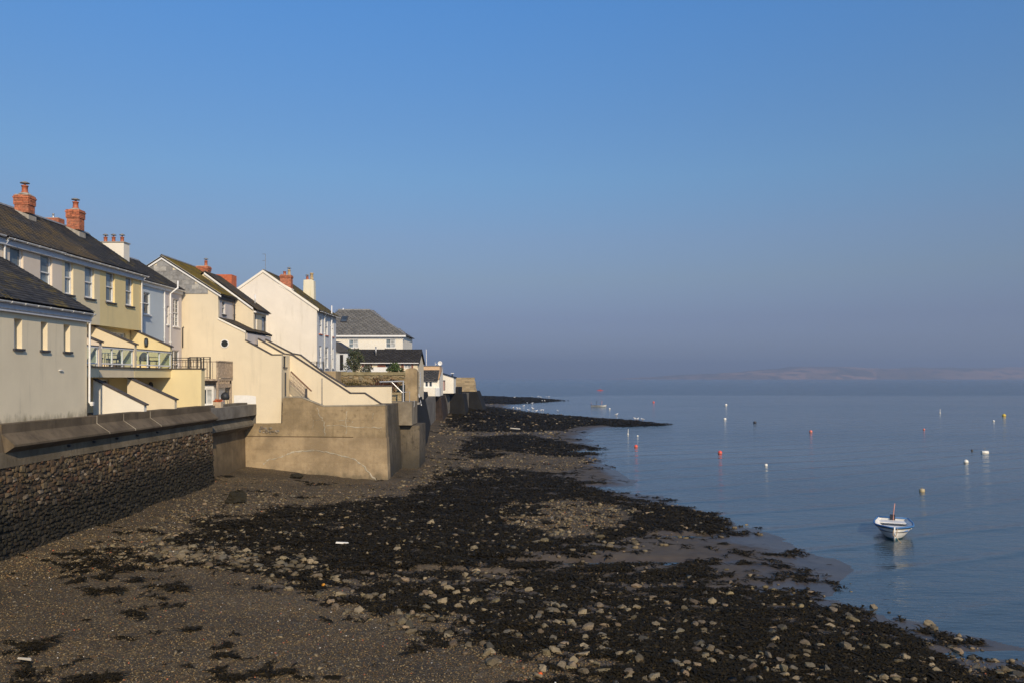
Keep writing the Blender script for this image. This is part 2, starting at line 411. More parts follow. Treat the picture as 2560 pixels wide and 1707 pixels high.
# weed beds, traced on the ground as polygons (photo columns and rows turned into ground positions below)
WEED = [
    ([(60, 1430), (400, 1390), (620, 1400), (900, 1500), (1400, 1640), (1650, 1760), (1150, 1800), (800, 1600), (450, 1500)], .36),
    ([(150, 1405), (540, 1235), (1000, 1185), (1100, 1060), (1500, 1080), (1560, 1200), (1900, 1310), (2150, 1430), (2560, 1620), (2900, 1707), (2700, 1800), (1500, 1750), (900, 1520), (500, 1420)], .50),
    ([(430, 1345), (560, 1300), (760, 1268), (930, 1252), (1010, 1235), (1080, 1205), (1130, 1175), (1260, 1165), (1420, 1190), (1480, 1215), (1560, 1240), (1640, 1255), (1800, 1280), (1915, 1312), (1900, 1335), (1700, 1335), (1560, 1345), (1480, 1365), (1240, 1415), (1000, 1420), (800, 1420), (600, 1400), (470, 1390)], .69),
    ([(1480, 1365), (1700, 1385), (1850, 1400), (1920, 1412), (1700, 1440), (1560, 1460), (1400, 1455), (1240, 1425)], .55),
    ([(560, 1400), (900, 1430), (1240, 1440), (1480, 1462), (1700, 1466), (1850, 1462), (2060, 1475), (2000, 1510), (2250, 1545), (2400, 1590), (2560, 1630), (2900, 1707), (2900, 1800), (1680, 1800), (1500, 1690), (1380, 1640), (1200, 1590), (1000, 1555), (900, 1500), (700, 1460)], .65),
    ([(1115, 1020), (1180, 1008), (1330, 1030), (1500, 1045), (1600, 1050), (1690, 1063), (1600, 1071), (1480, 1062), (1400, 1075), (1300, 1080), (1150, 1078), (1105, 1062)], .84),
    ([(1170, 1095), (1300, 1085), (1450, 1112), (1560, 1130), (1440, 1140), (1300, 1132), (1190, 1150), (1140, 1125)], .78),
    ([(1190, 985), (1310, 990), (1420, 1001), (1300, 1010), (1190, 1008)], .9),
    ([(150, 1425), (330, 1428), (470, 1530), (430, 1560), (330, 1540), (240, 1500)], .66),
    ([(30, 1575), (180, 1568), (250, 1590), (200, 1628), (60, 1622)], .9),
    ([(20, 1660), (250, 1640), (300, 1707), (200, 1800), (10, 1800)], .72),
    ([(400, 1570), (590, 1575), (580, 1625), (450, 1615), (380, 1640), (350, 1600)], .62),
    ([(470, 1630), (700, 1640), (740, 1680), (560, 1707), (500, 1680)], .66),
    ([(480, 1300), (620, 1275), (800, 1255), (560, 1345)], .35),
]
PEBBLE = [   # brownish shingle patches
    ([(1180, 1120), (1300, 1130), (1460, 1140), (1480, 1165), (1400, 1180), (1200, 1165)], 1),
    ([(1210, 1268), (1380, 1245), (1600, 1265), (1560, 1310), (1420, 1350), (1300, 1335)], 1),
    ([(540, 1190), (640, 1170), (965, 1207), (1010, 1165), (1150, 1050), (1180, 1085), (1100, 1180), (1000, 1240), (700, 1262), (430, 1335), (200, 1390), (0, 1440), (0, 1390)], .8),
]
POOLS = [((1445, 1404), 4.2, .5), ((1180, 1435), 3.0, .30), ((1620, 1400), 2.5, .45), ((1700, 1335), 2.0, .4), ((1540, 1215), 3.0, 1.0), ((1600, 1225), 2.4, .8), ((1460, 1125), 4, 2.2), ((900, 1455), 1.0, .12), ((2440, 1625), 1.2, .3)]
def project(x, y, z): return CX + F * x / y, HY - F * (z - CZ) / y

def beach_base(x, y):
    xs = SHORE(y) + fbm(x * 0 + y * .22, x * .05, 3, 3) * np.clip(y * .02, .4, 1.5)
    xw = WALLX(y); zw = WALLZ(y)
    s = (xs - x) / (xs - xw)
    sp = np.clip(s, 0, 1.25)
    t = np.clip(sp * 7, 0, 1)
    z = .11 * t * t * (3 - 2 * t) + (zw - .11) * sp ** 2.3
    z = np.where(s < 0, np.maximum(-1.2, (s * (xs - xw)) * .05), z)
    for (pu, pv), rx, ry in POOLS:
        gx, gy, _ = G(pu, pv, .12)
        d = ((x - gx) / rx) ** 2 + ((y - gy) / ry) ** 2
        z = z - np.clip(z + .10, 0, .4) * np.exp(-d * 1.3) * (z > -.05)
    return z, s
def masks(x, y, z, s):
    u, v = project(x, y, z)
    wx = fbm(x * .9, y * .9, 31, 4); wy = fbm(x * .9 + 40, y * .9, 57, 4)
    amp = 2000 / y
    uu = u + wx * 2.0 * amp; vv = v + wy * 14000 / (y * y) * 1.3
    w = np.zeros(x.shape); offs = [(-1, -.6), (.9, -1), (0, .9), (1.3, .4), (-1.2, .8)]
    for ox, oy in offs:
        wk = np.zeros(x.shape)
        for pts, val in WEED: wk = np.maximum(wk, poly_mask(uu + ox * amp * .8, vv + oy * 14000 / (y * y) * 1.1, pts) * val)
        w += wk / len(offs)
    pb = np.zeros(x.shape)
    for pts, val in PEBBLE: pb = np.maximum(pb, poly_mask(uu, vv, pts) * val)
    br = fbm(x * .8 + 9, y * 1.9 + 3, 91, 5) * .5 + .5
    br2 = fbm(x * .22, y * .5, 77, 3) * .5 + .5
    br3 = fbm(x * 3.1, y * 4.5, 19, 3) * .5 + .5
    thr = .46 * br + .26 * br2 + .28 * br3
    weed = np.clip((w * 1.02 - thr * 1.32 + .12) * 3.4, 0, 1) * (w > 0)
    weed = weed * (1 - pb * np.clip((br2 - .25) * 4, .45, 1))
    stray = np.clip((br * .45 + br2 * .3 + br3 * .25 - .60) * 9, 0, 1) * .85
    weed = np.maximum(weed, stray * (s > .02))
    weed = np.where(s < -.01, weed * np.clip(1 + s * 22, 0, 1), weed)
    shing = np.clip((s - .50 + .25 * fbm(x * .3, y * .3, 5, 3)) * 5, 0, 1)
    shing = np.maximum(shing, pb)
    shing = np.maximum(shing, poly_mask(uu, vv, [(-900, 1400), (300, 1390), (520, 1400), (760, 1470), (1000, 1545), (1400, 1640), (1700, 1800), (-900, 1900)]) * .95)
    for (pu, pv), rx, ry in POOLS:
        gx, gy, _ = G(pu, pv, .05); weed = weed * (1 - .9 * np.exp(-1.6 * (((x - gx) / rx) ** 2 + ((y - gy) / ry) ** 2)))
    return weed, shing
ys = np.geomspace(9.0, 430.0, 800); ts = np.linspace(-.80, .80, 620)
TY, TT = np.meshgrid(ys, ts, indexing='ij'); TX = TT * TY
TZ, TS = beach_base(TX, TY)
WE, SH = masks(TX, TY, TZ, TS)
rough = fbm(TX * 2.2, TY * 2.2, 13, 4) * .03 + fbm(TX * .5, TY * .5, 23, 3) * .045
rough = rough * (1 + 1.2 * np.clip((TS - .35) * 3, 0, 1))
hum = np.clip(fbm(TX * 2.6, TY * 3.6, 41, 4) + .3, 0, 1.4)
TZ2 = TZ + np.where(TS > 0, rough * np.clip(TS * 9, .25, 1), 0) + WE * (.02 + .10 * hum) * np.clip(TS * 12 + .3, 0, 1)
nr, nc = TY.shape
idx = np.arange(nr * nc).reshape(nr, nc)
faces = np.stack([idx[:-1, :-1], idx[:-1, 1:], idx[1:, 1:], idx[1:, :-1]], -1).reshape(-1, 4)
beach = bulk('beach', np.stack([TX, TY, TZ2], -1).reshape(-1, 3), faces, None, None, kind='structure', smooth=True)
for nm, arr in (('weed', WE), ('shingle', SH)):
    at = beach.data.attributes.new(nm, 'FLOAT', 'POINT'); at.data.foreach_set('value', arr.astype(np.float32).ravel())

def beach_mat():
    m, N, L, b = nmat('beach_mud_shingle_weed'); p = pos(N)
    at = lambda n: (lambda a: (setattr(a, 'attribute_name', n), a.outputs['Fac'])[1])(N.new('ShaderNodeAttribute'))
    weed, shing = at('weed'), at('shingle')
    n1 = noise_node(N, L, p, 1.1, 6, .65); n2 = noise_node(N, L, p, 9, 6, .7); n3 = noise_node(N, L, p, 38, 5, .7)
    mud = mixc(N, L, mapr(N, L, n1, .35, .65, 0, 1), (.060, .047, .036), (.088, .070, .052))
    vo = N.new('ShaderNodeTexVoronoi'); vo.inputs['Scale'].default_value = 17; vo.inputs['Randomness'].default_value = 1; L.new(p, vo.inputs['Vector'])
    sv = N.new('ShaderNodeSeparateColor'); L.new(vo.outputs['Color'], sv.inputs[0])
    peb = mixc(N, L, sv.outputs[0], (.065, .046, .025), (.225, .165, .09))
    peb = mixc(N, L, mapr(N, L, sv.outputs[1], .8, .95, 0, .6), peb, (.20, .10, .06))
    peb = mixc(N, L, mapr(N, L, sv.outputs[2], .93, .99, 0, .8), peb, (.42, .38, .32))
    peb = mixc(N, L, mapr(N, L, n2, .35, .7, 0, .5), peb, (.105, .08, .046))
    peb = mixc(N, L, mapr(N, L, vo.outputs['Distance'], .25, .6, 0, .75, True), peb, (.035, .028, .02))
    tone = mapr(N, L, noise_node(N, L, p, .33, 5, .65, (.7, 1.3, 1)), .32, .68, .55, 1.2)
    tc_ = N.new('ShaderNodeCombineColor'); L.new(tone, tc_.inputs[0]); L.new(math_n(N, L, 'MULTIPLY', tone, .96), tc_.inputs[1]); L.new(math_n(N, L, 'MULTIPLY', tone, .82), tc_.inputs[2])
    peb = mixc(N, L, 1.0, peb, tc_.outputs[0], 'MULTIPLY')
    c = mixc(N, L, shing, mud, peb)
    wv = math_n(N, L, 'ADD', weed, math_n(N, L, 'MULTIPLY', math_n(N, L, 'SUBTRACT', math_n(N, L, 'ADD', math_n(N, L, 'MULTIPLY', n3, .6), math_n(N, L, 'MULTIPLY', n2, .5)), .55), 1.7))
    wf = mapr(N, L, wv, .33, .62, 0, 1, True)
    wcol = mixc(N, L, n2, (.007, .006, .0035), (.026, .020, .0085))
    c = mixc(N, L, wf, c, wcol)
    L.new(c, b.inputs['Base Color'])
    # mud just above the water is wet
    sp = N.new('ShaderNodeSeparateXYZ'); L.new(p, sp.inputs[0])
    wet = mapr(N, L, math_n(N, L, 'ADD', sp.outputs[2], math_n(N, L, 'MULTIPLY', n1, .09)), .08, .20, 1, 0, True)
    wet = math_n(N, L, 'MULTIPLY', wet, mapr(N, L, shing, 0, 1, 1, .1))
    ro = math_n(N, L, 'SUBTRACT', .88, math_n(N, L, 'MULTIPLY', math_n(N, L, 'MULTIPLY', wet, mapr(N, L, wf, 0, 1, 1, .15)), .55))
    L.new(ro, b.inputs['Roughness'])
    L.new(mapr(N, L, wf, 0, 1, .38, .06), b.inputs['Specular IOR Level'])
    h = math_n(N, L, 'ADD', math_n(N, L, 'MULTIPLY', vo.outputs['Distance'], math_n(N, L, 'MULTIPLY', shing, -.9)), math_n(N, L, 'MULTIPLY', n3, mapr(N, L, wf, 0, 1, .25, 2.2)))
    bump_n(N, L, b, h, .7, .03)
    return m
beach.data.materials.append(beach_mat())

def water_mat():
    m, N, L, b = nmat('estuary_water'); p = pos(N)
    sp = N.new('ShaderNodeSeparateXYZ'); L.new(p, sp.inputs[0])
    b.inputs['Base Color'].default_value = (.050, .072, .084, 1)
    b.inputs['Roughness'].default_value = .11; b.inputs['IOR'].default_value = 1.42
    small = noise_node(N, L, p, 1.0, 3, .5, (.55, 1.7, 1))
    mid = noise_node(N, L, p, .28, 3, .5, (.5, 1.5, 1))
    # calm inshore, wind-ruffled beyond the tide race
    far = mapr(N, L, math_n(N, L, 'ADD', sp.outputs[1], math_n(N, L, 'MULTIPLY', math_n(N, L, 'SUBTRACT', noise_node(N, L, p, .006, 4), .5), 160)), 300, 345, 0, 1, True)
    slick = mapr(N, L, noise_node(N, L, p, .018, 4, .6, (.5, 1.6, 1)), .4, .62, .35, 1, True)
    sw = N.new('ShaderNodeTexWave'); sw.wave_type = 'BANDS'; sw.bands_direction = 'X'; sw.wave_profile = 'SIN'
    sw.inputs['Scale'].default_value = .075; sw.inputs['Distortion'].default_value = 5.5; sw.inputs['Detail'].default_value = 2; sw.inputs['Detail Scale'].default_value = .5
    mp = N.new('ShaderNodeMapping'); mp.inputs['Rotation'].default_value = (0, 0, R(62)); L.new(p, mp.inputs[0]); L.new(mp.outputs[0], sw.inputs['Vector'])
    swell = math_n(N, L, 'POWER', sw.outputs['Fac'], 9.0)
    fine = noise_node(N, L, p, 3.4, 3, .55, (.6, 1.6, 1))
    h = math_n(N, L, 'ADD', math_n(N, L, 'MULTIPLY', small, math_n(N, L, 'MULTIPLY', slick, .06)), math_n(N, L, 'MULTIPLY', mid, .11))
    h = math_n(N, L, 'ADD', h, math_n(N, L, 'MULTIPLY', fine, math_n(N, L, 'MULTIPLY', slick, .032)))
    h = math_n(N, L, 'ADD', h, math_n(N, L, 'MULTIPLY', swell, .05))
    h = math_n(N, L, 'ADD', h, math_n(N, L, 'MULTIPLY', math_n(N, L, 'MULTIPLY', noise_node(N, L, p, .9, 3, .6, (.5, 1.4, 1)), far), .46))
    n = N.new('ShaderNodeBump'); n.inputs['Strength'].default_value = 1.0; n.inputs['Distance'].default_value = 1.0
    L.new(h, n.inputs['Height']); L.new(n.outputs[0], b.inputs['Normal'])
    return m
mb = MB()
mb.add([(-9000, -600, 0), (9000, -600, 0), (9000, 9400, 0), (-9000, 9400, 0)], [(0, 1, 2, 3)])
water = mb.build('water', water_mat(), kind='structure')
water.location.z = 0.0

# made ground behind the quay walls
mb = MB()
mb.prism([(-90, 12), (-16.9, 12), (-16.9, 44), (-17.6, 44), (-17.6, 52.6), (-9.0, 53), (-8.6, 62), (-9.4, 76), (-10.6, 112), (-9.2, 124), (-6.6, 137), (-14, 150), (-90, 170)], 'z', -1.0, 4.6)
mb.build('quay_ground', M['ground_yard'], kind='structure')
mb = MB(); mb.box(-60, -16.8, 12, 52.7, 4.604, 5.3); mb.box(-60, -15.5, 52.704, 76, 4.604, 5.3); mb.box(-60, -12, 76.004, 150, 4.604, 5.3)
mb.build('yard_paving', M['ground_yard'], kind='structure')

# far shore across the estuary
def far_hills():
    nx, ny = 260, 14
    xs_ = np.linspace(600, 8600, nx); yy = np.linspace(0, 1500, ny)
    V = []; C = []
    for j in range(ny):
        k = math.sin(math.pi * (j / (ny - 1)) ** .8)
        for i in range(nx):
            x = xs_[i]; a = np.array([x])
            env = np.clip((x - 840) / 1800, 0, 1) ** .8
            hgt = (50 + 62 * env + 24 * fbm(a * .002, a * 0 + 2 + j * .04, 5, 4)[0] + 11 * fbm(a * .01, a * 0 + j * .3, 8, 3)[0]) * k * env
            V.append((x, 6700 + yy[j] + .05 * x, max(hgt, 0) - .6))
    idx = np.arange(nx * ny).reshape(ny, nx)
    fc = np.stack([idx[:-1, :-1], idx[:-1, 1:], idx[1:, 1:], idx[1:, :-1]], -1).reshape(-1, 4)
    m, N, L, b = nmat('far_fields'); p = pos(N)
    vo = N.new('ShaderNodeTexVoronoi'); vo.inputs['Scale'].default_value = .004; L.new(p, vo.inputs['Vector'])
    sv = N.new('ShaderNodeSeparateColor'); L.new(vo.outputs['Color'], sv.inputs[0])
    c = mixc(N, L, sv.outputs[0], (.16, .12, .06), (.60, .34, .19))
    c = mixc(N, L, mapr(N, L, noise_node(N, L, p, .01, 4), .5, .65, 0, .8, True), c, (.05, .055, .03))
    L.new(c, b.inputs['Base Color']); b.inputs['Roughness'].default_value = 1
    o = bulk('hills', V, fc, None, m, kind='structure', smooth=True)
far_hills()

# ------------------------------------------------------------------ quay walls
def pillow_mesh(name, seed, colr):
    r = random.Random(seed); mb = MB(); mb.cur = colr
    j = lambda a: a + r.uniform(-.16, .16)
    o = [(0, j(0), j(0)), (0, j(1), j(0)), (0, j(1), j(1)), (0, j(0), j(1))]
    m_ = [(.55, .1, .1), (.55, .9, .1), (.55, .9, .9), (.55, .1, .9)]; m_ = [(a, b + r.uniform(-.06, .06), c + r.uniform(-.06, .06)) for a, b, c in m_]
    f_ = [(1, .26, .26), (1, .74, .24), (1, .76, .74), (1, .25, .76)]; f_ = [(a * r.uniform(.8, 1.1), b + r.uniform(-.08, .08), c + r.uniform(-.08, .08)) for a, b, c in f_]
    v = o + m_ + f_
    fs = []
    for k in (0, 4):
        for i in range(4): fs.append((k + i, k + (i + 1) % 4, k + 4 + (i + 1) % 4, k + 4 + i))
    fs.append((8, 9, 10, 11)); mb.add(v, fs)
    return mb
STONE_COLS = [(.11, .067, .035), (.075, .047, .026), (.125, .085, .044), (.055, .038, .022), (.14, .105, .06), (.09, .06, .035), (.07, .055, .034), (.10, .065, .035), (.115, .06, .034), (.045, .035, .022), (.12, .08, .045), (.08, .05, .03), (.24, .19, .135), (.06, .045, .028), (.10, .075, .045), (.13, .10, .065)]
def rubble_rows(a0, a1, z0, z1, hr=(.09, .21), wr=(.11, .36)):
    z = z0; res = []
    while z < z1 - .04:
        h = min(rng.uniform(*hr), z1 - z); a = a0 - rng.uniform(0, .2)
        while a < a1:
            w = rng.uniform(*wr) * (.6 + h * 2.5); k_ = rng.uniform(-.05, .05); hh = h * (rng.uniform(1.5, 2.1) if rng.random() < .14 else rng.uniform(.7, 1.25)); res.append((a, min(a + w, a1 + .05), z + k_, z + k_ + hh)); a += w + .012
        z += h + .012
    return res
def rubble_face(parent, axis, c, a0, a1, z0, z1, mat, cols, limit, depth=(.03, .10), hr=(.09, .21), wr=(.11, .36), dist=lambda a: a, show=None, cc=None):
    """stones on a wall face: axis 'x' looks to +x, axis 'y' looks to -y; the largest to the eye become parts"""
    protos = []
    for k in range(16):
        col = cols[k % len(cols)]; protos.append(pillow_mesh('stone', 100 + k, col))
    meshes = None
    items = [(s, rng.randrange(16), rng.uniform(*depth)) for s in rubble_rows(a0, a1, z0, z1, hr, wr)]
    def key(it):
        (p, q, r_, t), _, _ = it
        ok = 1 if show is None or show((p + q) / 2, (r_ + t) / 2) else .001
        return ok * (q - p) * (t - r_) / dist((p + q) / 2) ** 2
    items.sort(key=key, reverse=True)
    meshes = []
    for q in protos:
        if axis == 'y': q2 = MB(); q2.c = list(q.c); q2.f = list(q.f); q2.v = [(y, -x, z) for x, y, z in q.v]
        else: q2 = q
        me = q2.mesh('stone'); me.materials.append(mat); meshes.append((q2, me))
    V, Fc, C = [], [], []
    for k, ((p, q, r_, t), pi, dp) in enumerate(items):
        zt = (r_ + t) / 2; off = cc(zt) if cc else 0
        loc = (c + off, p, r_) if axis == 'x' else (p, c - off, r_)
        sc = (dp, q - p, t - r_) if axis == 'x' else (q - p, dp, t - r_)
        an = rng.uniform(-.2, .2)
        if k < limit: place('stone', meshes[pi][1], loc, parent, sc, (an, 0, 0) if axis == 'x' else (0, an, 0))
        else:
            n = len(V); ca_, sa_ = math.cos(an), math.sin(an); V += [((x * sc[0] + loc[0], (y * sc[1]) * ca_ - (z * sc[2]) * sa_ + loc[1], (y * sc[1]) * sa_ + (z * sc[2]) * ca_ + loc[2]) if axis == 'x' else ((x * sc[0]) * ca_ + (z * sc[2]) * sa_ + loc[0], y * sc[1] + loc[1], -(x * sc[0]) * sa_ + (z * sc[2]) * ca_ + loc[2])) for x, y, z in meshes[pi][0].v]
            for f in meshes[pi][0].f: Fc.append([n + i for i in f]); C.append(meshes[pi][0].c[0])
    if V: bulk('small_stones', V, Fc, C, mat, parent)

Q = thing('quay_wall', 'long rubble stone quay wall with overhanging concrete coping below the beige outbuilding', 'quay wall', (-16.8, 30, 0))
mb = MB(); mb.prism([(-17.3, -.2), (-16.28, -.2), (-16.5, 4.52), (-17.3, 4.52)], 'y', 18, 43.9); mb.build('wall_core', M['quay_mortar'], Q)
rubble_face(Q, 'x', 0, 24.5, 43.85, .75, 4.10, M['quay_stone'], STONE_COLS, 300, hr=(.07, .18), wr=(.09, .34), dist=lambda a: a, show=lambda a, z: a > 25.7, cc=lambda z: -16.30 - .2 * z / 4.5)
mb = MB(); mb.prism([(-16.9, 4.10), (-16.42, 4.10), (-16.45, 4.6), (-16.9, 4.6)], 'y', 18.01, 43.9); mb.build('concrete_band', M['quay_band'], Q)
mb = MB(); mb.prism([(-17.25, 5.5), (-16.56, 5.5), (-16.56, 5.2), (-16.14, 4.84), (-16.14, 4.77), (-16.46, 4.56), (-17.25, 4.53)], 'y', 25.95, 43.98)
mb.prism([(-17.25, 5.45), (-16.62, 5.45), (-16.45, 4.53), (-17.25, 4.53)], 'y', 18.0, 25.95); mb.build('coping', M['coping'], Q)
for y in (31.9, 34.1, 36.6):
    mb = MB(); w = .012
    prof = [(-16.555, 5.5), (-16.555, 5.2), (-16.135, 4.84), (-16.135, 4.77)]
    for (xa, za), (xb, zb), dy0, dy1 in zip(prof, prof[1:], (0, .0, .18), (.0, .18, .2)):
        mb.add([(xa, y + dy0 - w, za), (xa, y + dy0 + w, za), (xb, y + dy1 + w, zb), (xb, y + dy1 - w, zb)] + [(xa + .012, y + dy0 - w, za + .008), (xa + .012, y + dy0 + w, za + .008), (xb + .012, y + dy1 + w, zb + .008), (xb + .012, y + dy1 - w, zb + .008)],
               [(4, 5, 6, 7), (0, 1, 5, 4), (2, 3, 7, 6), (1, 2, 6, 5), (3, 0, 4, 7)])
    mb.build('mortar_joint', M['repair'], Q)
for y in (29.6, 31.4, 33.2, 35.0, 37.0):
    MB().tube([(-16.5, y, 4.52), (-16.33, y, 4.5)], .045, 8).build('drain_spout', M['dark_stuff'], Q)

Q2 = thing('quay_wall', 'set back concrete quay wall with sloped coping joining the tan bastion', 'quay wall', (-17.5, 48, 0))
mb = MB(); mb.prism([(-18.4, -.2), (-17.3, -.2), (-17.45, 4.0), (-18.4, 4.0)], 'y', 43.99, 52.6); mb.build('wall_core', concrete('quay_lower', (.20, .15, .09), (.10, .075, .045), tide=(.9, 2.2, (.09, .07, .045))), Q2)
mb = MB(); mb.prism([(-17.9, 5.42), (-17.3, 5.42), (-17.3, 4.7), (-16.86, 4.05), (-16.86, 3.93), (-17.42, 3.6), (-17.9, 3.6)], 'y', 44.0, 52.3); mb.build('coping', concrete('coping_grey', (.19, .165, .125), (.09, .075, .05), streaks=.8), Q2)

B = thing('bastion', 'tan concrete sea wall bastion with patched cracks under the cream stairs', 'sea wall', (-12.7, 52, 0))
yb = lambda x, z=4: 52.3 - (x + 17.4) * (1.2 / 9.4) - (.0 if z > 3.2 else (3.2 - z) * .055)
def face_prism(mb, pts, thick, lo=False):
    n = len(pts)
    fr = [(x, yb(x, z if lo else 4) - (.06 if lo else 0), z) for x, z in pts]; bk = [(x, yb(x) + thick, z) for x, z in pts]
    mb.add(fr + bk, [tuple(range(n)), tuple(range(2 * n - 1, n - 1, -1))] + [(i, i + n, (i + 1) % n + n, (i + 1) % n) for i in range(n)])
bx = lambda u, v: (ux(u, 51.7), vz(v, 51.7))
mb = MB()
face_prism(mb, [(-17.5, 3.2), (-8.06, 3.2), (-8.1, bx(955, 1013)[1]), bx(808, 1016), bx(750, 994), bx(704, 994), bx(702, 1058), (-17.5, bx(617, 1060)[1])], .8)
mb.build('upper_wall', M['bastion'], B)
mb = MB(); face_prism(mb, [(-17.6, -.3), (-7.85, -.3), (-8.0, 3.2), (-17.6, 3.2)], .9, True); mb.build('lower_wall', M['bastion_low'], B)
mb = MB()
for a, b_, th in ((bx(704, 993), bx(750, 993), .07), (bx(750, 993), bx(808, 1015), .07), (bx(808, 1015), (-8.1, bx(955, 1012)[1]), .07)):
    face_prism(mb, [a, b_, (b_[0], b_[1] + th), (a[0], a[1] + th)], .35)
mb.build('capping', concrete('capping_pale', (.42, .37, .28), (.3, .26, .2)), B)
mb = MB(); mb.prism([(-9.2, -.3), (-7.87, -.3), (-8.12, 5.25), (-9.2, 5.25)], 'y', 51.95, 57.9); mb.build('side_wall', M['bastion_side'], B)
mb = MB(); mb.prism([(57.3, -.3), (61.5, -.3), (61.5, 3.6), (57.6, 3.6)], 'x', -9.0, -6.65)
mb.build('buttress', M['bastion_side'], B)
mb = MB(); mb.box(-8.9, ux(1030, 57), 57.0, 60.2, vz(1062, 57), vz(1004, 57)); mb.build('concrete_block', concrete('block_conc', (.30, .25, .18), (.17, .14, .10), streaks=.5), B)
def crack(pts, w, lo, name='crack_repair'):
    mb = MB(); fine = []
    for (a, b_) in zip(pts, pts[1:]):
        for t in np.linspace(0, 1, 7)[:-1]: fine.append((a[0] + (b_[0] - a[0]) * t, a[1] + (b_[1] - a[1]) * t))
    fine.append(pts[-1]); P3 = []
    for i, (u, v) in enumerate(fine):
        x, z = bx(u + rng.uniform(-2, 2), v + rng.uniform(-1.6, 1.6)); ww = w * rng.choice((.3, .5, .7, .9, 1.1))
        y = (yb(x, z) - .065) if lo else yb(x, 4) - .002
        d = fine[min(i + 1, len(fine) - 1)]; e = fine[max(i - 1, 0)]; dx, dz = d[0] - e[0], -(d[1] - e[1]); l = math.hypot(dx, dz); nx_, nz_ = -dz / l * ww, dx / l * ww
        P3.append(((x - nx_, y, z - nz_), (x, y - .018, z), (x + nx_, y, z + nz_)))
    for a, b_ in zip(P3, P3[1:]):
        mb.add([*a, *b_], [(0, 1, 4, 3), (1, 2, 5, 4)])
    mb.build(name, M['repair'], B)
crack([(655, 1160), (672, 1148), (700, 1142), (722, 1132), (745, 1127), (775, 1125), (800, 1126), (830, 1131), (862, 1138), (895, 1148), (915, 1163), (933, 1185), (950, 1200)], .055, True)
crack([(793, 1018), (797, 1033), (806, 1047), (812, 1056), (812, 1088)], .035, False)
crack([(868, 1026), (867, 1052), (868, 1085)], .03, False)
crack([(813, 1063), (850, 1062), (900, 1066), (958, 1067)], .03, False)
crack([(781, 1078), (783, 1050), (800, 1047)], .018, False)
crack([(848, 1050), (882, 1051), (881, 1062)], .018, False)
crack([(937, 1030), (935, 1046)], .03, False)
mb = MB(); face_prism(mb, [(-17.5, 3.19), (-10.2, 3.19), (-10.2, 3.25), (-17.5, 3.25)], -.03); mb.build('shutter_joint', concrete('joint_dark', (.13, .09, .05), (.1, .07, .04)), B)
for k in range(26):
    me = pillow_mesh('stone', 300 + k, rng.choice([(.16, .13, .1), (.28, .22, .14), (.22, .2, .17), (.3, .25, .2)]))
    q = MB(); q.v = [(y, -x, z) for x, y, z in me.v]; q.f = me.f; q.c = me.c; mm = q.mesh('stone'); mm.materials.append(M['rubble'])
    u, v = rng.uniform(640, 688), rng.uniform(1070, 1087); x, z = bx(u, v)
    place('stone', mm, (x, yb(x) + .01, z), B, (rng.uniform(.12, .26), .07, rng.uniform(.08, .16)))

# sea walls further along, tarred black
def black_wall(label, pts, y0, y1, cap=None, mat='wall_black'):
    t = thing('sea_wall', label, 'sea wall', (pts[0][0], y0, 0))
    mb = MB(); n = len(pts); bat = .10
    zs = [p[1] for p in pts]; zt = max(zs)
    fr = [(x, y0 + (z - zt) * bat, z) for x, z in pts]; bk = [(x, y1, z) for x, z in pts]
    mb.add(fr + bk, [tuple(range(n)), tuple(range(2 * n - 1, n - 1, -1))] + [(i, i + n, (i + 1) % n + n, (i + 1) % n) for i in range(n)])
    mb.build('wall_core', M[mat], t); return t
W = lambda u, v, Y: (ux(u, Y), vz(v, Y))
t = thing('sea_wall', 'long dark stained sea wall running from the bastion buttress past the bungalow', 'sea wall', (-9, 62, 0))
mb = MB(); ft = [(-7.0, 61.6), (-8.0, 77), (-10.9, 110.9)]
for (xa, ya), (xb, yb_) in zip(ft, ft[1:]):
    mb.add([(xa, ya, -.3), (xb, yb_, -.3), (xb - 4, yb_, -.3), (xa - 4, ya, -.3), (xa - .75, ya, 5.2), (xb - .75, yb_, 5.2), (xb - 4, yb_, 5.2), (xa - 4, ya, 5.2)],
           [(0, 1, 5, 4), (4, 5, 6, 7), (0, 4, 7, 3), (1, 2, 6, 5), (2, 3, 7, 6)])
mb.build('wall_core', M['wall_black'], t)
M['wall_brown'] = concrete('wall_brown', (.055, .04, .033), (.014, .013, .012), amt=.8, streaks=.8)
t = black_wall('reddish dark sea wall under the white oriel cottage', [W(1040, 1075, 111), W(1111, 1075, 111), W(1102, 989, 111), W(1040, 989, 111)], 111, 119.5, mat='wall_brown')
t = black_wall('black tarred sea wall under the lean-to shed', [W(1095, 1060, 122), W(1168, 1060, 122), W(1158, 984, 122), W(1146, 984, 122), W(1146, 967, 122), W(1134, 967, 122), W(1134, 984, 122), W(1095, 984, 122)], 122, 131)
t = black_wall('black tarred buttress end of the sea wall below the stone block wall', [W(1155, 1045, 134), W(1217, 1045, 134), W(1192, 978, 134), W(1155, 978, 134)], 134, 147)

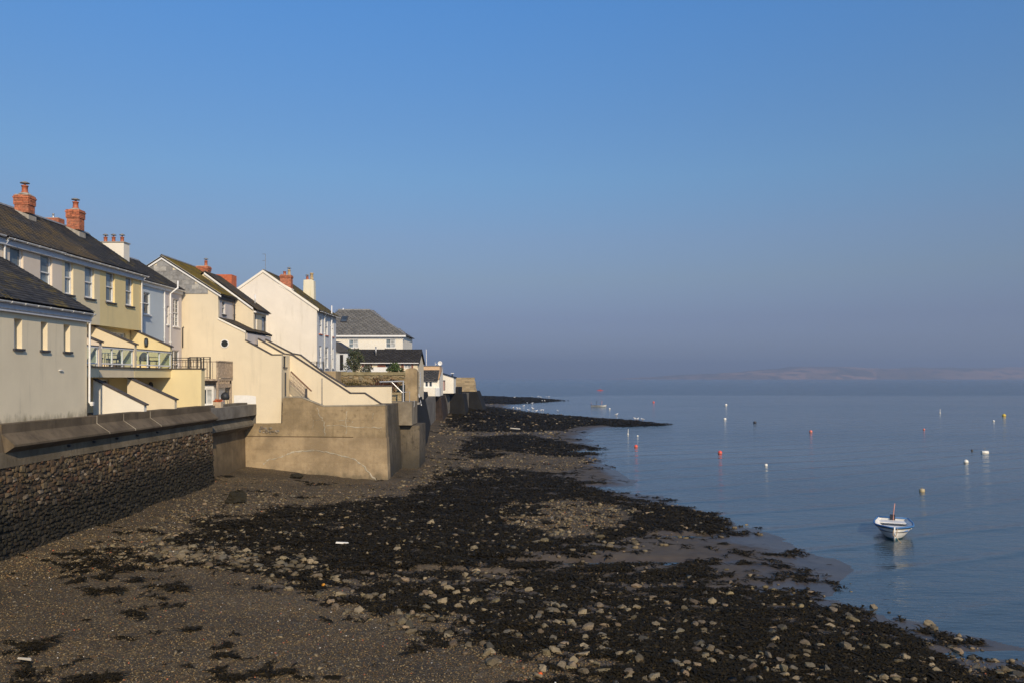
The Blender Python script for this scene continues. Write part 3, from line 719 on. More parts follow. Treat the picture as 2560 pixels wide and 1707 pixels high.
# ------------------------------------------------------------------ building kit
def wall_holes(mb, axis, c, a0, a1, z0, z1, holes, depth=.16):
    """flat wall with real openings; axis 'x' faces +x, 'y' faces -y; reveals run inward"""
    A = sorted({a0, a1, *[h[0] for h in holes], *[h[1] for h in holes]}); Z = sorted({z0, z1, *[h[2] for h in holes], *[h[3] for h in holes]})
    A = [a for a in A if a0 - 1e-6 <= a <= a1 + 1e-6]; Z = [z for z in Z if z0 - 1e-6 <= z <= z1 + 1e-6]
    pt = (lambda a, z, d=0: (c - d, a, z)) if axis == 'x' else (lambda a, z, d=0: (a, c + d, z))
    for p, q in zip(A, A[1:]):
        for r_, t in zip(Z, Z[1:]):
            m_, n_ = (p + q) / 2, (r_ + t) / 2
            if any(h[0] < m_ < h[1] and h[2] < n_ < h[3] for h in holes): continue
            mb.quad(pt(p, r_), pt(q, r_), pt(q, t), pt(p, t))
    for p, q, r_, t in holes:
        for (a, z), (b_, y) in (((p, r_), (q, r_)), ((q, r_), (q, t)), ((q, t), (p, t)), ((p, t), (p, r_))):
            mb.quad(pt(a, z), pt(b_, y), pt(b_, y, depth), pt(a, z, depth))
def ab(axis, c, a0, a1, d0, d1, z0, z1):          # box on a wall: d counts outward from the wall face
    return (c + d0, c + d1, a0, a1, z0, z1) if axis == 'x' else (a0, a1, c - d1, c - d0, z0, z1)
def window(parent, axis, c, h, frame='white_paint', glass='glass', sash=True, mull=0, sill='sill', depth=.13, fw=.05, bars=0):
    p, q, r_, t = h; mb = MB(); d0, d1 = -depth - .05, -depth + .02
    mb.box(*ab(axis, c, p, p + fw, d0, d1, r_, t)); mb.box(*ab(axis, c, q - fw, q, d0, d1, r_, t))
    mb.box(*ab(axis, c, p + fw, q - fw, d0, d1, t - fw, t)); mb.box(*ab(axis, c, p + fw, q - fw, d0, d1, r_, r_ + fw * 1.2))
    w = mb.build('window', M[frame], parent)
    zs = [r_ + fw * 1.2, t - fw]; am = [p + fw, q - fw]
    if sash:
        zm = (r_ + t) / 2; MB().box(*ab(axis, c, p + fw, q - fw, d0 + .005, d1 + .02, zm - .025, zm + .025)).build('meeting_rail', M[frame], w)
        zs = [r_ + fw * 1.2, zm - .025, zm + .025, t - fw]
    if mull:
        step = (q - p - 2 * fw) / (mull + 1); am = [p + fw]
        for k in range(mull):
            a = p + fw + step * (k + 1); MB().box(*ab(axis, c, a - .025, a + .025, d0 + .004, d1 + .004, r_ + fw * 1.2, t - fw)).build('mullion', M[frame], w); am += [a - .025, a + .025]
        am.append(q - fw)
    for za, zb in zip(zs[::2], zs[1::2]):
        for k, (aa, a_) in enumerate(zip(am[::2], am[1::2])):
            g_ = glass if isinstance(glass, str) else glass[k % len(glass)]
            MB().box(*ab(axis, c, aa, a_, d0 + .005, d0 + .025 + (.02 if za > r_ + .2 and sash else 0), za, zb)).build('pane', M[g_], w)
            for j in range(bars):
                zz = za + (zb - za) * (j + 1) / (bars + 1); MB().box(*ab(axis, c, aa, a_, d0 + .01, d0 + .055, zz - .011, zz + .011)).build('glazing_bar', M[frame], w)
    if sill: MB().box(*ab(axis, c, p - .07, q + .07, -depth + .021, .085, r_ - .075, r_ - .003)).build('sill', M[sill], w)
    return w

SLATE_COLS = [(.050, .049, .050), (.060, .058, .059), (.042, .042, .044), (.070, .067, .066), (.054, .053, .055), (.082, .077, .073)]
def slates(parent, O, U, V, ul, vl, mat, w=.28, h=.21, cols=SLATE_COLS, clip=None, indiv=0, name='slate', pick=None):
    """courses of overlapping slates on the plane O + U*a + V*b (unit vectors, U along the eave, V up the slope)"""
    O, U, V = Vector(O), Vector(U).normalized(), Vector(V).normalized(); Nn = U.cross(V).normalized()
    if Nn.z < -1e-3 or (abs(Nn.z) < 1e-3 and Nn.y > 0): Nn = -Nn
    protos = []
    for k in range(len(cols)):
        mb = MB(); mb.cur = cols[k]
        q = lambda a, b, c: Vector((a, b, c))
        vs = [(0, 0, .012), (1, 0, .012), (1, 1.25, .002), (0, 1.25, .002), (0, 0, .026), (1, 0, .026), (1, 1.25, .010), (0, 1.25, .010)]
        mb.add(vs, [(4, 5, 6, 7), (0, 1, 5, 4), (1, 2, 6, 5), (3, 0, 4, 7)]); protos.append(mb)
    Rm = Matrix((U, V, Nn)).transposed()
    def tri(v3): return Rm @ Vector(v3)
    items = []; nv = int(vl / h + .999)
    for j in range(nv):
        b = j * h; a = -(w / 2 if j % 2 else 0)
        while a < ul:
            a1 = max(a, 0); w1 = min(a + w, ul) - a1 - .006; hh = h if b + h * 1.25 <= vl else (vl - b) / 1.25
            if w1 > .03 and hh > .02 and (clip is None or clip(a1 + w1 / 2, b + hh / 2)):
                items.append((a1, b + rng.uniform(-.004, .004), w1, hh, rng.randrange(len(cols)), rng.uniform(0, .004)))
            a += w
    if pick: items.sort(key=lambda it: pick(O + U * it[0] + V * it[1]))
    ms = []
    if indiv:
        for p_ in protos:
            q = MB(); q.f = p_.f; q.c = p_.c; q.v = p_.v; me = q.mesh(name); me.materials.append(mat); ms.append(me)
        rot = Rm.to_euler()
    VV, FF, CC = [], [], []
    for k, (a, b, w1, hh, pi, lift) in enumerate(items):
        if k < indiv:
            o = place(name, ms[pi], O + U * a + V * b + Nn * lift, parent, (w1, hh, 1)); o.rotation_euler = rot
        else:
            n = len(VV)
            for (x, y, z) in protos[pi].v: VV.append(O + U * (a + x * w1) + V * (b + y * hh) + Nn * (z + lift))
            for f in protos[pi].f: FF.append([n + i for i in f]); CC.append(cols[pi])
    if VV: bulk('slates' if indiv else 'slate_courses', [tuple(v) for v in VV], FF, CC, mat, parent)

def brick_stack(parent, x0, x1, y0, y1, z0, z1, cap=2, bl=.225, bh=.075, name='chimney', core='mortar', indiv=True):
    """a stack: mortar core with each brick as its own piece on all four faces, corbelled head"""
    ch = MB().box(x0 + .012, x1 - .012, y0 + .012, y1 - .012, z0, z1 - .01).build(name, M[core], parent)
    cols = [(.9, .9, .9), (1.1, 1, .95), (.75, .72, .7), (1.25, 1.1, 1), (1, .85, .8)]
    ms = []
    for c in cols:
        mb = MB(); mb.cur = c; mb.box(0, 1, 0, 1, 0, 1); me = mb.mesh('brick'); me.materials.append(M['brick']); ms.append(me)
    n = max(1, int((z1 - z0) / bh))
    for j in range(n):
        z = z0 + j * bh; e = 0
        if cap and j >= n - cap - 2: e = .035 if j < n - 2 else .06
        if cap and j == n - 1: e = .03
        X0, X1, Y0, Y1 = x0 - e, x1 + e, y0 - e, y1 + e; th = .05 + e
        for face in range(4):
            L_ = (X1 - X0) if face % 2 == 0 else (Y1 - Y0 - 2 * th)
            k = max(1, round(L_ / bl)); off = (bl / 2 if j % 2 else 0); cuts = sorted({0, L_, *[c for c in [i * bl - off for i in range(k + 2)] if .05 < c < L_ - .05]})
            for a, b_ in zip(cuts, cuts[1:]):
                loc, sc = {0: ((X0 + a, Y0, z), (b_ - a - .01, th, bh - .012)), 2: ((X0 + a, Y1 - th, z), (b_ - a - .01, th, bh - .012)),
                           1: ((X1 - th, Y0 + th + a, z), (th, b_ - a - .01, bh - .012)), 3: ((X0, Y0 + th + a, z), (th, b_ - a - .01, bh - .012))}[face]
                place('brick', rng.choice(ms), loc, ch, sc)
    return ch
def pot(parent, x, y, z, r=.13, h=.4, mat='pot', cowl=True):
    p = MB().lathe([(r * 1.15, 0), (r * 1.1, h * .12), (r * .9, h * .2), (r * .85, h * .85), (r * 1.05, h * .88), (r * 1.05, h), (r * .7, h)], (x, y, z), 14).build('chimney_pot', M[mat], parent, smooth=True)
    if cowl:
        MB().lathe([(r * .35, 0), (r * .35, .1), (r * 1.35, .10), (r * 1.4, .13), (r * .5, .19), (.01, .21)], (x, y, z + h), 12).build('cowl', M['lead'], p, smooth=True)
    return p
def gutter(parent, x, y0, y1, z, r=.06, mat='pipe_white', clips=1.0):
    g = MB(); n = 9
    ring = [(x + r * math.sin(math.pi * k / 8 - math.pi / 2), z - r * math.cos(math.pi * k / 8 - math.pi / 2)) for k in range(n)]
    ring += [(x + (r - .012) * math.sin(math.pi * k / 8 - math.pi / 2), z - (r - .012) * math.cos(math.pi * k / 8 - math.pi / 2)) for k in range(n - 1, -1, -1)]
    g.prism(ring, 'y', y0, y1); o = g.build('gutter', M[mat], parent)
    y = y0 + .35
    while y < y1:
        MB().prism([(a + (a - x) * .2, b_ + (b_ - z) * .2) for a, b_ in ring[:n]] + [(a, b_) for a, b_ in ring[n:]], 'y', y, y + .05).build('gutter_clip', M[mat], o); y += clips
    return o
def downpipe(parent, pts, r=.04, mat='pipe_white', clips=True):
    o = MB().tube(pts, r, 10).build('downpipe', M[mat], parent, smooth=True)
    if clips:
        (x, y, za), zb = pts[0], pts[-1][2]
        for t in (.25, .6, .9):
            z = pts[-2][2] + (zb - pts[-2][2]) * t if len(pts) > 2 else za + (zb - za) * t
            q = pts[-1]; MB().box(q[0] - r * 1.35, q[0] + r * 1.35, q[1] - r * 1.35, q[1] + r * 1.35, z, z + .05).build('pipe_clip', M[mat], o)
    return o
def roof_slab(parent, xr, zr, xm, zm, xl, zl, y0, y1, th=.09, mat='lead'):
    mb = MB(); mb.prism([(xr, zr), (xm, zm), (xl, zl), (xl, zl - th), (xm, zm - th), (xr, zr - th)], 'y', y0, y1)
    return mb.build('roof', M[mat], parent)
def ridge(parent, x, z, y0, y1, mat='lead'):
    y = y0; k = 0
    while y < y1 - .05:
        b_ = min(y + .45, y1)
        MB().prism([(x - .13, z - .06), (x, z + .055), (x + .13, z - .06), (x + .12, z - .075), (x, z + .03), (x - .12, z - .075)], 'y', y, b_ - .008).build('ridge_tile', M[mat], parent); y = b_
def slope_slates(house, roof, xr, zr, xm, zm, y0, y1, mat, **kw):
    V = Vector((xm - xr, 0, zm - zr)); slates(roof, (xr, y0, zr), (0, 1, 0), V, y1 - y0, V.length, mat, **kw)

# ------------------------------------------------------------------ the beige outbuilding on the quay
A = thing('outbuilding', 'low beige rendered outbuilding with three slit windows standing on the rubble quay wall', 'building', (-19.5, 25, 5.3))
slits = [(27.31, 27.76, 8.02, 9.04), (28.86, 29.28, 8.02, 9.04), (30.33, 30.78, 8.02, 9.04)]
mb = MB(); wall_holes(mb, 'x', -17.0, 19, 32.0, 5.2, 9.6, slits, .32)
for y in (19, 32.0): mb.poly([(-17, y, 5.2), (-17, y, 9.5), (-22, y, 12.5), (-27, y, 9.5), (-27, y, 5.2)])
mb.quad((-27, 19, 5.2), (-27, 32, 5.2), (-27, 32, 9.5), (-27, 19, 9.5)); mb.build('wall', M['render_beige'], A)
for s in slits: window(A, 'x', -17.0, s, sash=False, depth=.27, fw=.04, glass='glass_pale')
rf = roof_slab(A, -16.78, 9.62, -22.0, 12.72, -27.2, 9.62, 18.9, 32.12, .08, 'slate_clean')
slope_slates(A, rf, -16.74, 9.63, -22.0, 12.75, 18.9, 32.12, M['slate'], w=.30, h=.22, indiv=300, pick=lambda p: abs(p.y - 29.3) + (0 if p.x > -20.6 else 30))
ridge(A, -22.0, 12.78, 18.9, 32.1)
MB().box(-16.99, -16.86, 18.9, 32.08, 9.22, 9.52).build('fascia', M['soffit'], A)
MB().box(-16.859, -16.84, 18.9, 32.08, 9.30, 9.33).build('fascia_groove', M['lead'], A)
gutter(A, -16.77, 18.9, 32.15, 9.56, .065, clips=.75)
downpipe(A, [(-16.80, 32.08, 9.5), (-16.90, 32.02, 9.3), (-16.92, 32.02, 6.05), (-16.82, 32.05, 5.9)])
MB().box(-16.998, -16.94, 30.0, 30.22, 7.28, 7.31).build('overflow_pipe', M['pipe_white'], A)

# ------------------------------------------------------------------ the terrace
TX_, TZ_ = -20.4, 12.62
def terrace(name, label, y0, y1, mat, wins, lowmat, balcony, hang=0.0):
    t = thing(name, label, 'house', (-22, y0, 5.3), 'terraced houses on the quay')
    holes = [(a, b_, 10.83, 12.4) for a, b_ in wins]
    mb = MB(); wall_holes(mb, 'x', TX_, y0, y1, 9.6, TZ_ + .1, holes, .2)
    mb.quad((TX_, y0, 9.6), (TX_, y1, 9.6), (-20.9, y1, 9.6), (-20.9, y0, 9.6))
    for y in (y0, y1): mb.poly([(TX_, y, 9.6), (TX_, y, 12.7), (-23.4, y, 14.75), (-26.4, y, 12.7), (-26.4, y, 9.6)])
    mb.quad((-26.4, y0, 5.2), (-26.4, y1, 5.2), (-26.4, y1, 12.7), (-26.4, y0, 12.7)); mb.build('wall', M[mat], t)
    for h in holes: window(t, 'x', TX_, h, depth=.12, fw=.085, glass='glass_sky')
    r = roof_slab(t, -20.16, 12.66, -23.4, 14.9, -26.6, 12.66, y0, y1 + hang, .08, 'slate_clean')
    slope_slates(t, r, -20.13, 12.67, -23.4, 14.93, y0, y1 + hang, M['slate_brown' if y0 < 39 else 'slate'], w=.28, h=.20)
    ridge(t, -23.4, 14.97, y0, y1 + hang)
    MB().box(-20.39, -20.24, y0, y1, 12.32, 12.60).build('fascia', M['soffit'], t)
    # recessed floor with glazed doors under the jettied upper wall
    mb = MB(); doors = [(y0 + 1.5, y1 - .75, 7.52, 9.42)] if balcony else []
    low = [(y0 + .8, y0 + 1.9, 5.35, 6.95)] if balcony else []
    wall_holes(mb, 'x', -20.9, y0, y1, 5.2, 9.6, doors + low, .2); mb.build('recessed_wall', M[lowmat], t)
    for d in doors + low: window(t, 'x', -20.9, d, sash=False, mull=2 if d in doors else 1, sill=None, depth=.1, fw=.07, glass=['glass_pale', 'glass', 'glass_pale'])
    if balcony:
        s = MB().box(-20.89, -18.7, y0 + .02, y1 - .02, 7.05, 7.50).build('balcony', M[lowmat], t)
        MB().box(-18.72, -18.62, y0 + .02, y1 - .02, 7.501, 7.545).build('drip_edge', M['coping_dark'], s)
        MB().box(-18.76, -18.64, y0 + .1, y1 - .2, 8.36, 8.43).build('top_rail', M['white_paint'], s)
        MB().box(-18.78, -18.62, y0 + .1, y1 - .2, 8.431, 8.465).build('rail_cap', M['sill'], s)
        MB().box(-18.75, -18.67, y0 + .1, y1 - .2, 7.64, 7.70).build('bottom_rail', M['white_paint'], s)
        n = 3; ys_ = [y0 + .12 + (y1 - y0 - .36) * k / n for k in range(n + 1)]
        for y in ys_: MB().box(-18.745, -18.675, y - .03, y + .03, 7.505, 8.36).build('baluster_post', M['white_paint'], s)
        for a, b_ in zip(ys_, ys_[1:]): MB().box(-18.715, -18.705, a + .035, b_ - .035, 7.71, 8.355).build('glass_panel', M['glass_clear'], s)
    return t
def partition(parent, y, xa, xb, za_top, zb_top, zbot, mat, th=.24, cop='coping_dark'):
    p = MB().prism([(xa, zbot), (xb, zbot), (xb, zb_top), (xa, za_top)], 'y', y, y + th).build('partition_wall', M[mat], parent)
    dx, dz = xb - xa, zb_top - za_top; l = math.hypot(dx, dz); nx, nz = -dz / l * .06, dx / l * .06; ex, ez = dx / l * .08, dz / l * .08
    MB().prism([(xa, za_top + .002), (xb + ex, zb_top + ez + .002), (xb + ex + nx, zb_top + ez + nz), (xa + nx, za_top + nz)], 'y', y - .045, y + th + .045).build('coping', M[cop], p)
    return p
T1 = terrace('terraced_house', 'pinkish beige terraced house with two sash windows beside the near brick chimney', 24, 36.27, 'render_pink', [(29.9, 30.75), (32.5, 33.4), (34.6, 35.5)], 'render_paleyellow', True)
T2 = terrace('terraced_house', 'pale yellow terraced house with glass balcony between pinkish and deeper yellow ones', 36.27, 39.6, 'render_paleyellow', [(36.50, 37.2), (38.2, 39.08)], 'render_cream2', True)
T3 = terrace('terraced_house', 'deep yellow end of terrace house with glass balcony and oval wall lamp', 39.6, 44.0, 'render_yellow', [(40.2, 41.1), (42.24, 43.08)], 'render_yellow2', True, .2)
gutter(T1, -20.13, 31.95, 36.05, 12.62, .065, clips=.85); gutter(T2, -20.13, 36.1, 39.6, 12.60, .065, clips=.85); gutter(T3, -20.13, 39.6, 44.25, 12.60, .065, clips=.85)
gutter(T1, -20.13, 24, 31.8, 12.66, .065, clips=.85)
downpipe(T1, [(-20.16, 32.05, 12.56), (-20.32, 32.05, 12.3), (-20.34, 32.05, 9.7)])
downpipe(T3, [(-20.14, 43.93, 12.5), (-20.33, 43.93, 12.28), (-20.33, 43.93, 7.5)])
partition(T1, 36.14, -20.85, -18.66, 9.55, 8.62, 7.5, 'render_pink')
partition(T2, 39.45, -20.85, -18.62, 9.62, 8.66, 7.5, 'render_cream2')
partition(T3, 43.80, -20.85, -18.72, 9.66, 8.72, 7.5, 'render_yellow2')
partition(T1, 36.3, -19.0, -16.70, 6.95, 5.80, 5.2, 'render_ivory', .26)
partition(T2, 39.5, -19.0, -16.66, 7.03, 5.95, 5.2, 'render_cream2', .26)
L3 = MB().prism([(-20.8, 5.2), (-17.03, 5.2), (-17.03, 7.5), (-20.8, 7.5)], 'y', 43.85, 44.35).build('partition_wall', M['render_yellow2'], T3)
MB().box(-20.8, -16.97, 43.80, 44.40, 7.501, 7.56).build('coping', M['coping_dark'], L3)
lamp = MB().lathe([(.02, -.24), (.09, -.2), (.115, 0), (.09, .2), (.02, .24)], (-20.0, 43.74, 8.95), 14).build('wall_lamp', M['dark_stuff'], T3, smooth=True)
MB().lathe([(.02, -.2), (.08, -.14), (.085, 0), (.06, .12), (.02, .15)], (-20.0, 43.69, 8.95), 12).build('lamp_glass', M['glass'], lamp, smooth=True)
MB().lathe([(.02, -.2), (.11, -.16), (.12, 0), (.09, .18), (.02, .24)], (-19.75, 43.74, 6.58), 14).build('wall_lamp', M['dark_stuff'], T3, smooth=True)
for par, y, xs_, z0, z1 in ((T2, 37.45, (-23.3, -22.65), 14.75, 15.62), (T3, 41.75, (-23.25, -22.6), 14.75, 15.80)):
    c = brick_stack(par, xs_[0], xs_[1], y, y + .55, z0, z1, cap=4)
    MB().prism([(xs_[0] - .04, 14.3), (xs_[1] + .04, 14.0), (xs_[1] + .04, z0 - .12), (xs_[0] - .04, z0 + .16)], 'y', y - .03, y + .58).build('cement_fillet', M['cement'], c)
    MB().lathe([(.32, 0), (.24, .07), (.15, .11)], ((xs_[0] + xs_[1]) / 2, y + .28, z1 - .01), 12).build('flaunching', M['cement'], c)
    pot(c, (xs_[0] + xs_[1]) / 2, y + .28, z1 + .08, .15, .36)
c = brick_stack(T3, -25.6, -24.15, 42.6, 43.2, 14.4, 15.55, cap=0); pot(c, -24.6, 42.9, 15.55, .06, .25, 'steel', False)

# ------------------------------------------------------------------ blue and lilac houses set back
def setback(label, y0, y1, mat, holes, hang=0):
    t = thing('terraced_house', label, 'house', (-23.5, y0, 5.3), 'terraced houses on the quay')
    mb = MB(); wall_holes(mb, 'x', -21.6, y0, y1, 5.2, 12.72, holes, .14)
    for y in (y0 + .002, y1): mb.poly([(-21.6, y, 5.2), (-21.6, y, 12.7), (-24.4, y, 14.45), (-27.2, y, 12.7), (-27.2, y, 5.2)])
    mb.quad((-27.2, y0, 5.2), (-27.2, y1, 5.2), (-27.2, y1, 12.7), (-27.2, y0, 12.7)); mb.build('wall', M[mat], t)
    r = roof_slab(t, -21.38, 12.7, -24.4, 14.6, -27.4, 12.7, y0, y1, .08, 'slate_clean')
    slope_slates(t, r, -21.36, 12.71, -24.4, 14.63, y0, y1, M['slate'], w=.28, h=.20); ridge(t, -24.4, 14.66, y0, y1)
    MB().box(-21.59, -21.5, y0, y1, 12.42, 12.66).build('fascia', M['white_paint'], t)
    gutter(t, -21.36, y0, y1, 12.66, .06, clips=.8); return t
holesC = [(46.9, 47.75, 10.75, 12.05)]
C_ = setback('grey blue rendered house recessed behind the yellow terrace end', 44.22, 49.65, 'render_blue', holesC)
for h in holesC: window(C_, 'x', -21.6, h, sill='white_paint', depth=.1)
downpipe(C_, [(-21.55, 49.62, 12.6), (-21.55, 49.62, 7.4)])
holesD = [(50.05, 50.4, 10.35, 11.5), (51.0, 51.85, 10.3, 12.05), (50.6, 51.9, 7.0, 8.8)]
D_ = setback('lilac grey house squeezed between the blue house and the cream gable', 49.66, 52.3, 'render_lilac', holesD)
for h in holesD: window(D_, 'x', -21.6, h, sill='white_paint', depth=.08, bars=2 if h is holesD[1] else 0, mull=1 if h is not holesD[0] else 0)
downpipe(D_, [(-21.2, 50.75, 13.15), (-21.2, 50.75, 12.7), (-21.52, 50.4, 12.3), (-21.52, 50.4, 7.2)], .055)
c = MB().box(-24.05, -22.52, 46.4, 47.1, 13.3, 14.85).build('chimney', M['render_ivory'], C_, label='white rendered chimney with three red pots')
MB().box(-24.1, -22.47, 46.35, 47.15, 14.851, 14.9).build('capping', M['cement'], c)
for x in (-23.75, -23.28, -22.78): pot(c, x, 46.75, 14.9, .11, .32)

# timber deck in the yard of the lilac house
K = thing('timber_deck', 'raised weathered timber deck with slatted side between yellow wall and cream gable', 'deck', (-19.5, 51, 5.3))
MB().box(-21.5, -18.3, 49.8, 52.28, 6.86, 6.97).build('deck_floor', M['timber'], K)
for k in range(13):
    y = 49.86 + k * .2; MB().box(-18.33 + rng.uniform(0, .02), -18.285, y, y + .155, 7.02, 8.03).build('slat', M['timber'], K)
MB().box(-18.40, -18.24, 49.74, 52.3, 8.04, 8.10).build('handrail', M['timber'], K)
for x in (-18.42, -21.4):
    for y in (49.82, 52.1): MB().box(x, x + .13, y, y + .13, 5.3, 8.03 if y < 50 else 6.86).build('post', M['timber'], K)
for k in range(7):
    y = 50.0 + k * .35; MB().box(-21.4, -18.28, y, y + .06, 6.66, 6.858).build('joist', M['timber'], K)
MB().box(-18.36, -18.30, 49.9, 52.2, 6.42, 6.655).build('beam', M['timber'], K)
for k in range(9):
    x = -21.3 + k * .33; MB().box(x, x + .03, 49.80, 49.83, 6.975, 8.0).build('baluster', M['timber'], K)
MB().box(-21.4, -18.30, 49.78, 49.85, 8.0, 8.06).build('top_rail', M['timber'], K)

def iron_rail(label, pts, z0, z1, gap=.13):
    t = thing('iron_railing', label, 'railing', (pts[0][0], pts[0][1], z0))
    for a, b_ in zip(pts, pts[1:]):
        for z in (z1, z1 - .12, z0 + .08): MB().tube([(a[0], a[1], z), (b_[0], b_[1], z)], .018, 6).build('rail', M['black_iron'], t)
        l = math.hypot(b_[0] - a[0], b_[1] - a[1]); n = max(2, int(l / gap))
        for k in range(1, n):
            x, y = a[0] + (b_[0] - a[0]) * k / n, a[1] + (b_[1] - a[1]) * k / n; MB().tube([(x, y, z0 + .08), (x, y, z1 - .12)], .009, 5).build('baluster', M['black_iron'], t)
    for x, y in pts: MB().box(x - .03, x + .03, y - .03, y + .03, z0, z1 + .03).build('post', M['black_iron'], t)
    return t
iron_rail('black iron railing on top of the yellow partition wall', [(-18.75, 44.1), (-17.85, 44.1), (-17.15, 44.1)], 7.56, 8.12)
iron_rail('black iron railing along the front of the timber deck', [(-20.0, 49.68), (-19.55, 49.68), (-19.15, 49.68), (-18.75, 49.68)], 6.97, 8.3, .22)
MB().box(-21.5, -18.3, 49.62, 49.795, 6.86, 6.965).build('fascia_board', M['timber'], K)
gr = thing('garden_room', 'small white framed garden room tucked under the timber deck', 'garden room', (-20, 50.3, 5.3))
mb = MB(); wall_holes(mb, 'y', 50.2, -21.5, -18.72, 5.3, 6.6, [(-19.55, -18.8, 5.35, 6.35)], .1)
mb.quad((-18.72, 50.2, 5.3), (-18.72, 52.2, 5.3), (-18.72, 52.2, 6.6), (-18.72, 50.2, 6.6)); mb.build('wall', M['white_paint'], gr)
window(gr, 'y', 50.2, (-19.55, -18.8, 5.35, 6.35), sash=False, mull=1, sill=None, depth=.05, fw=.06, glass=['glass', 'glass_pale'])
MB().box(-21.5, -18.68, 50.1, 52.2, 6.602, 6.65).build('roof', M['lead'], gr)

# ------------------------------------------------------------------ cream house with slate-hung gable
EY = 52.6
E = thing('gable_house', 'cream house with grey slate hung gable and porthole window above the bastion', 'house', (-19, EY, 5.0))
e = lambda u, v, Y=EY: (ux(u, Y), vz(v, Y))
gx0 = -26.7
poly = [(gx0, 4.6), (ux(640, EY), 4.6), e(640, 1057), e(703, 1057), e(704, 887), e(679, 887), e(613, 851), e(613, 831), e(546, 797), (-19.33, 12.60), (-23.0, 14.95), (gx0, 12.6)]
mb = MB(); mb.prism(poly, 'y', EY, EY + .25)
mb.quad((-19.33, EY + .25, 9.5), (-19.33, 58.6, 9.5), (-19.33, 58.6, 12.6), (-19.33, EY + .25, 12.6)) if False else None
mb.build('gable_wall', M['render_cream'], E)
mb = MB(); hE = [(53.35, 53.95, 11.25, 12.2)]; wall_holes(mb, 'x', -19.335, EY + .25, 55.6, 10.2, 12.6, hE, .12)
mb.poly([(-19.335, 58.6, 5), (-19.335, 58.6, 12.6), (-23, 58.6, 14.9), (gx0, 58.6, 12.6), (gx0, 58.6, 5)])
mb.quad((gx0, EY, 5), (gx0, 58.6, 5), (gx0, 58.6, 12.6), (gx0, EY, 12.6)); mb.quad((-19.335, 55.6, 9.5), (-19.335, 58.6, 9.5), (-19.335, 58.6, 12.6), (-19.335, 55.6, 12.6))
mb.build('side_wall', M['render_lilac'], E)
for h in hE: window(E, 'x', -19.335, h, depth=.08, fw=.06)
sl_l = Vector((-19.33 + 23, 12.6 - 14.95)); 
ln = lambda x: 14.95 - abs(x + 23.0) * (14.95 - 12.6) / 3.67
slates(E, (gx0, EY - .012, vz(735, EY)), (1, 0, 0), (0, 0, 1), -19.34 - gx0, 2.5, M['slate_hung'], w=.42, h=.30, cols=[(.26, .255, .245), (.29, .285, .275), (.235, .23, .22), (.31, .305, .29), (.27, .27, .265), (.40, .385, .35)],
       clip=lambda a, b: vz(735, EY) + b + .16 < ln(gx0 + a) - .06, indiv=200)
for sgn in (-1, 1):
    xe = -23 + sgn * 3.9; ze = 14.95 - 3.9 * (14.95 - 12.6) / 3.67
    MB().prism([(-23, 15.02), (xe, ze + .07), (xe, ze - .17), (-23, 14.78)], 'y', EY - .10, EY - .045).build('bargeboard', M['white_paint'], E)
r = roof_slab(E, -19.1, 12.5, -23, 15.0, -26.9, 12.5, EY - .12, 58.75, .09, 'slate_clean'); slope_slates(E, r, -19.08, 12.51, -23, 15.03, EY - .12, 58.75, M['slate_gold'], w=.28, h=.20); ridge(E, -23, 15.07, EY - .1, 58.7)
MB().box(-19.32, -19.2, EY + .02, 55.5, 12.2, 12.42).build('fascia', M['sill'], E)
gutter(E, -19.08, EY - .1, 55.6, 12.47, .055, 'sill')
downpipe(E, [(-19.22, 55.4, 12.4), (-19.22, 55.4, 10.6)], .05, 'sill')
# lean-to roof and parapets
zl0, zl1 = vz(795, EY), vz(828, EY)
mb = MB(); mb.prism([(-19.33, zl0 + .05), (-17.45, zl1 + .02), (-17.45, zl1 - .08), (-19.33, zl0 - .05)], 'y', EY + .26, 58.2); rr = mb.build('lean_to_roof', M['slate_clean'], E)
V = Vector((-19.33 + 17.45, 0, zl0 - zl1 + .03)); slates(rr, (-17.43, EY + .05, zl1 + .02), (0, 1, 0), V, 58.2 - EY, V.length, M['slate_brown'], w=.28, h=.2)
MB().box(-17.62, -17.5, EY + .3, 58.1, zl1 - .75, zl1 - .1).build('lean_to_wall', M['render_lilac'], E)
MB().prism([(-19.33, zl0 + .02), (-17.5, zl1 + .0), (-17.5, zl1 - .12), (-19.33, zl0 - .10)], 'y', EY - .06, EY - .005).build('verge_board', M['render_ivory'], E)
port = MB().lathe([(.22, 0), (.275, 0), (.275, .045), (.22, .045)], (0, 0, 0), 28)
pv = [(x + ux(562, EY), EY - z, y + vz(859, EY)) for x, y, z in port.v]; port.v = pv; port.f = port.f[:-2]; port.c = port.c[:len(port.f)]
w_ = port.build('porthole_frame', M['white_paint'], E, smooth=False)
gl = MB().lathe([(.222, 0), (.222, .02)], (0, 0, 0), 28); gl.v = [(x + ux(562, EY), EY - .004 - z, y + vz(859, EY)) for x, y, z in gl.v]; gl.build('pane', glass_dark('glass_black', (.02, .022, .022), .25), w_)
downpipe(E, [(ux(460, EY), EY - .02, vz(818, EY)), (ux(457.5, EY), EY - .05, vz(820, EY)), (ux(457.5, EY), EY - .05, vz(868, EY))], .04, 'sill', False)
mb = MB()
for (p, q) in (((613, 851), (679, 887)), ((679, 887), (704, 887))):
    a, b_ = e(*p), e(*q); mb.prism([a, b_, (b_[0], b_[1] + .06), (a[0], a[1] + .06)], 'y', EY - .05, EY + .3)
mb.build('coping', M['coping_dark'], E)
MB().prism([e(585, 1009), e(640, 1009), e(640, 990), e(632, 988), e(617, 987), e(585, 987)], 'y', EY - .012, EY - .002).build('white_panel', M['white_paint'], E)
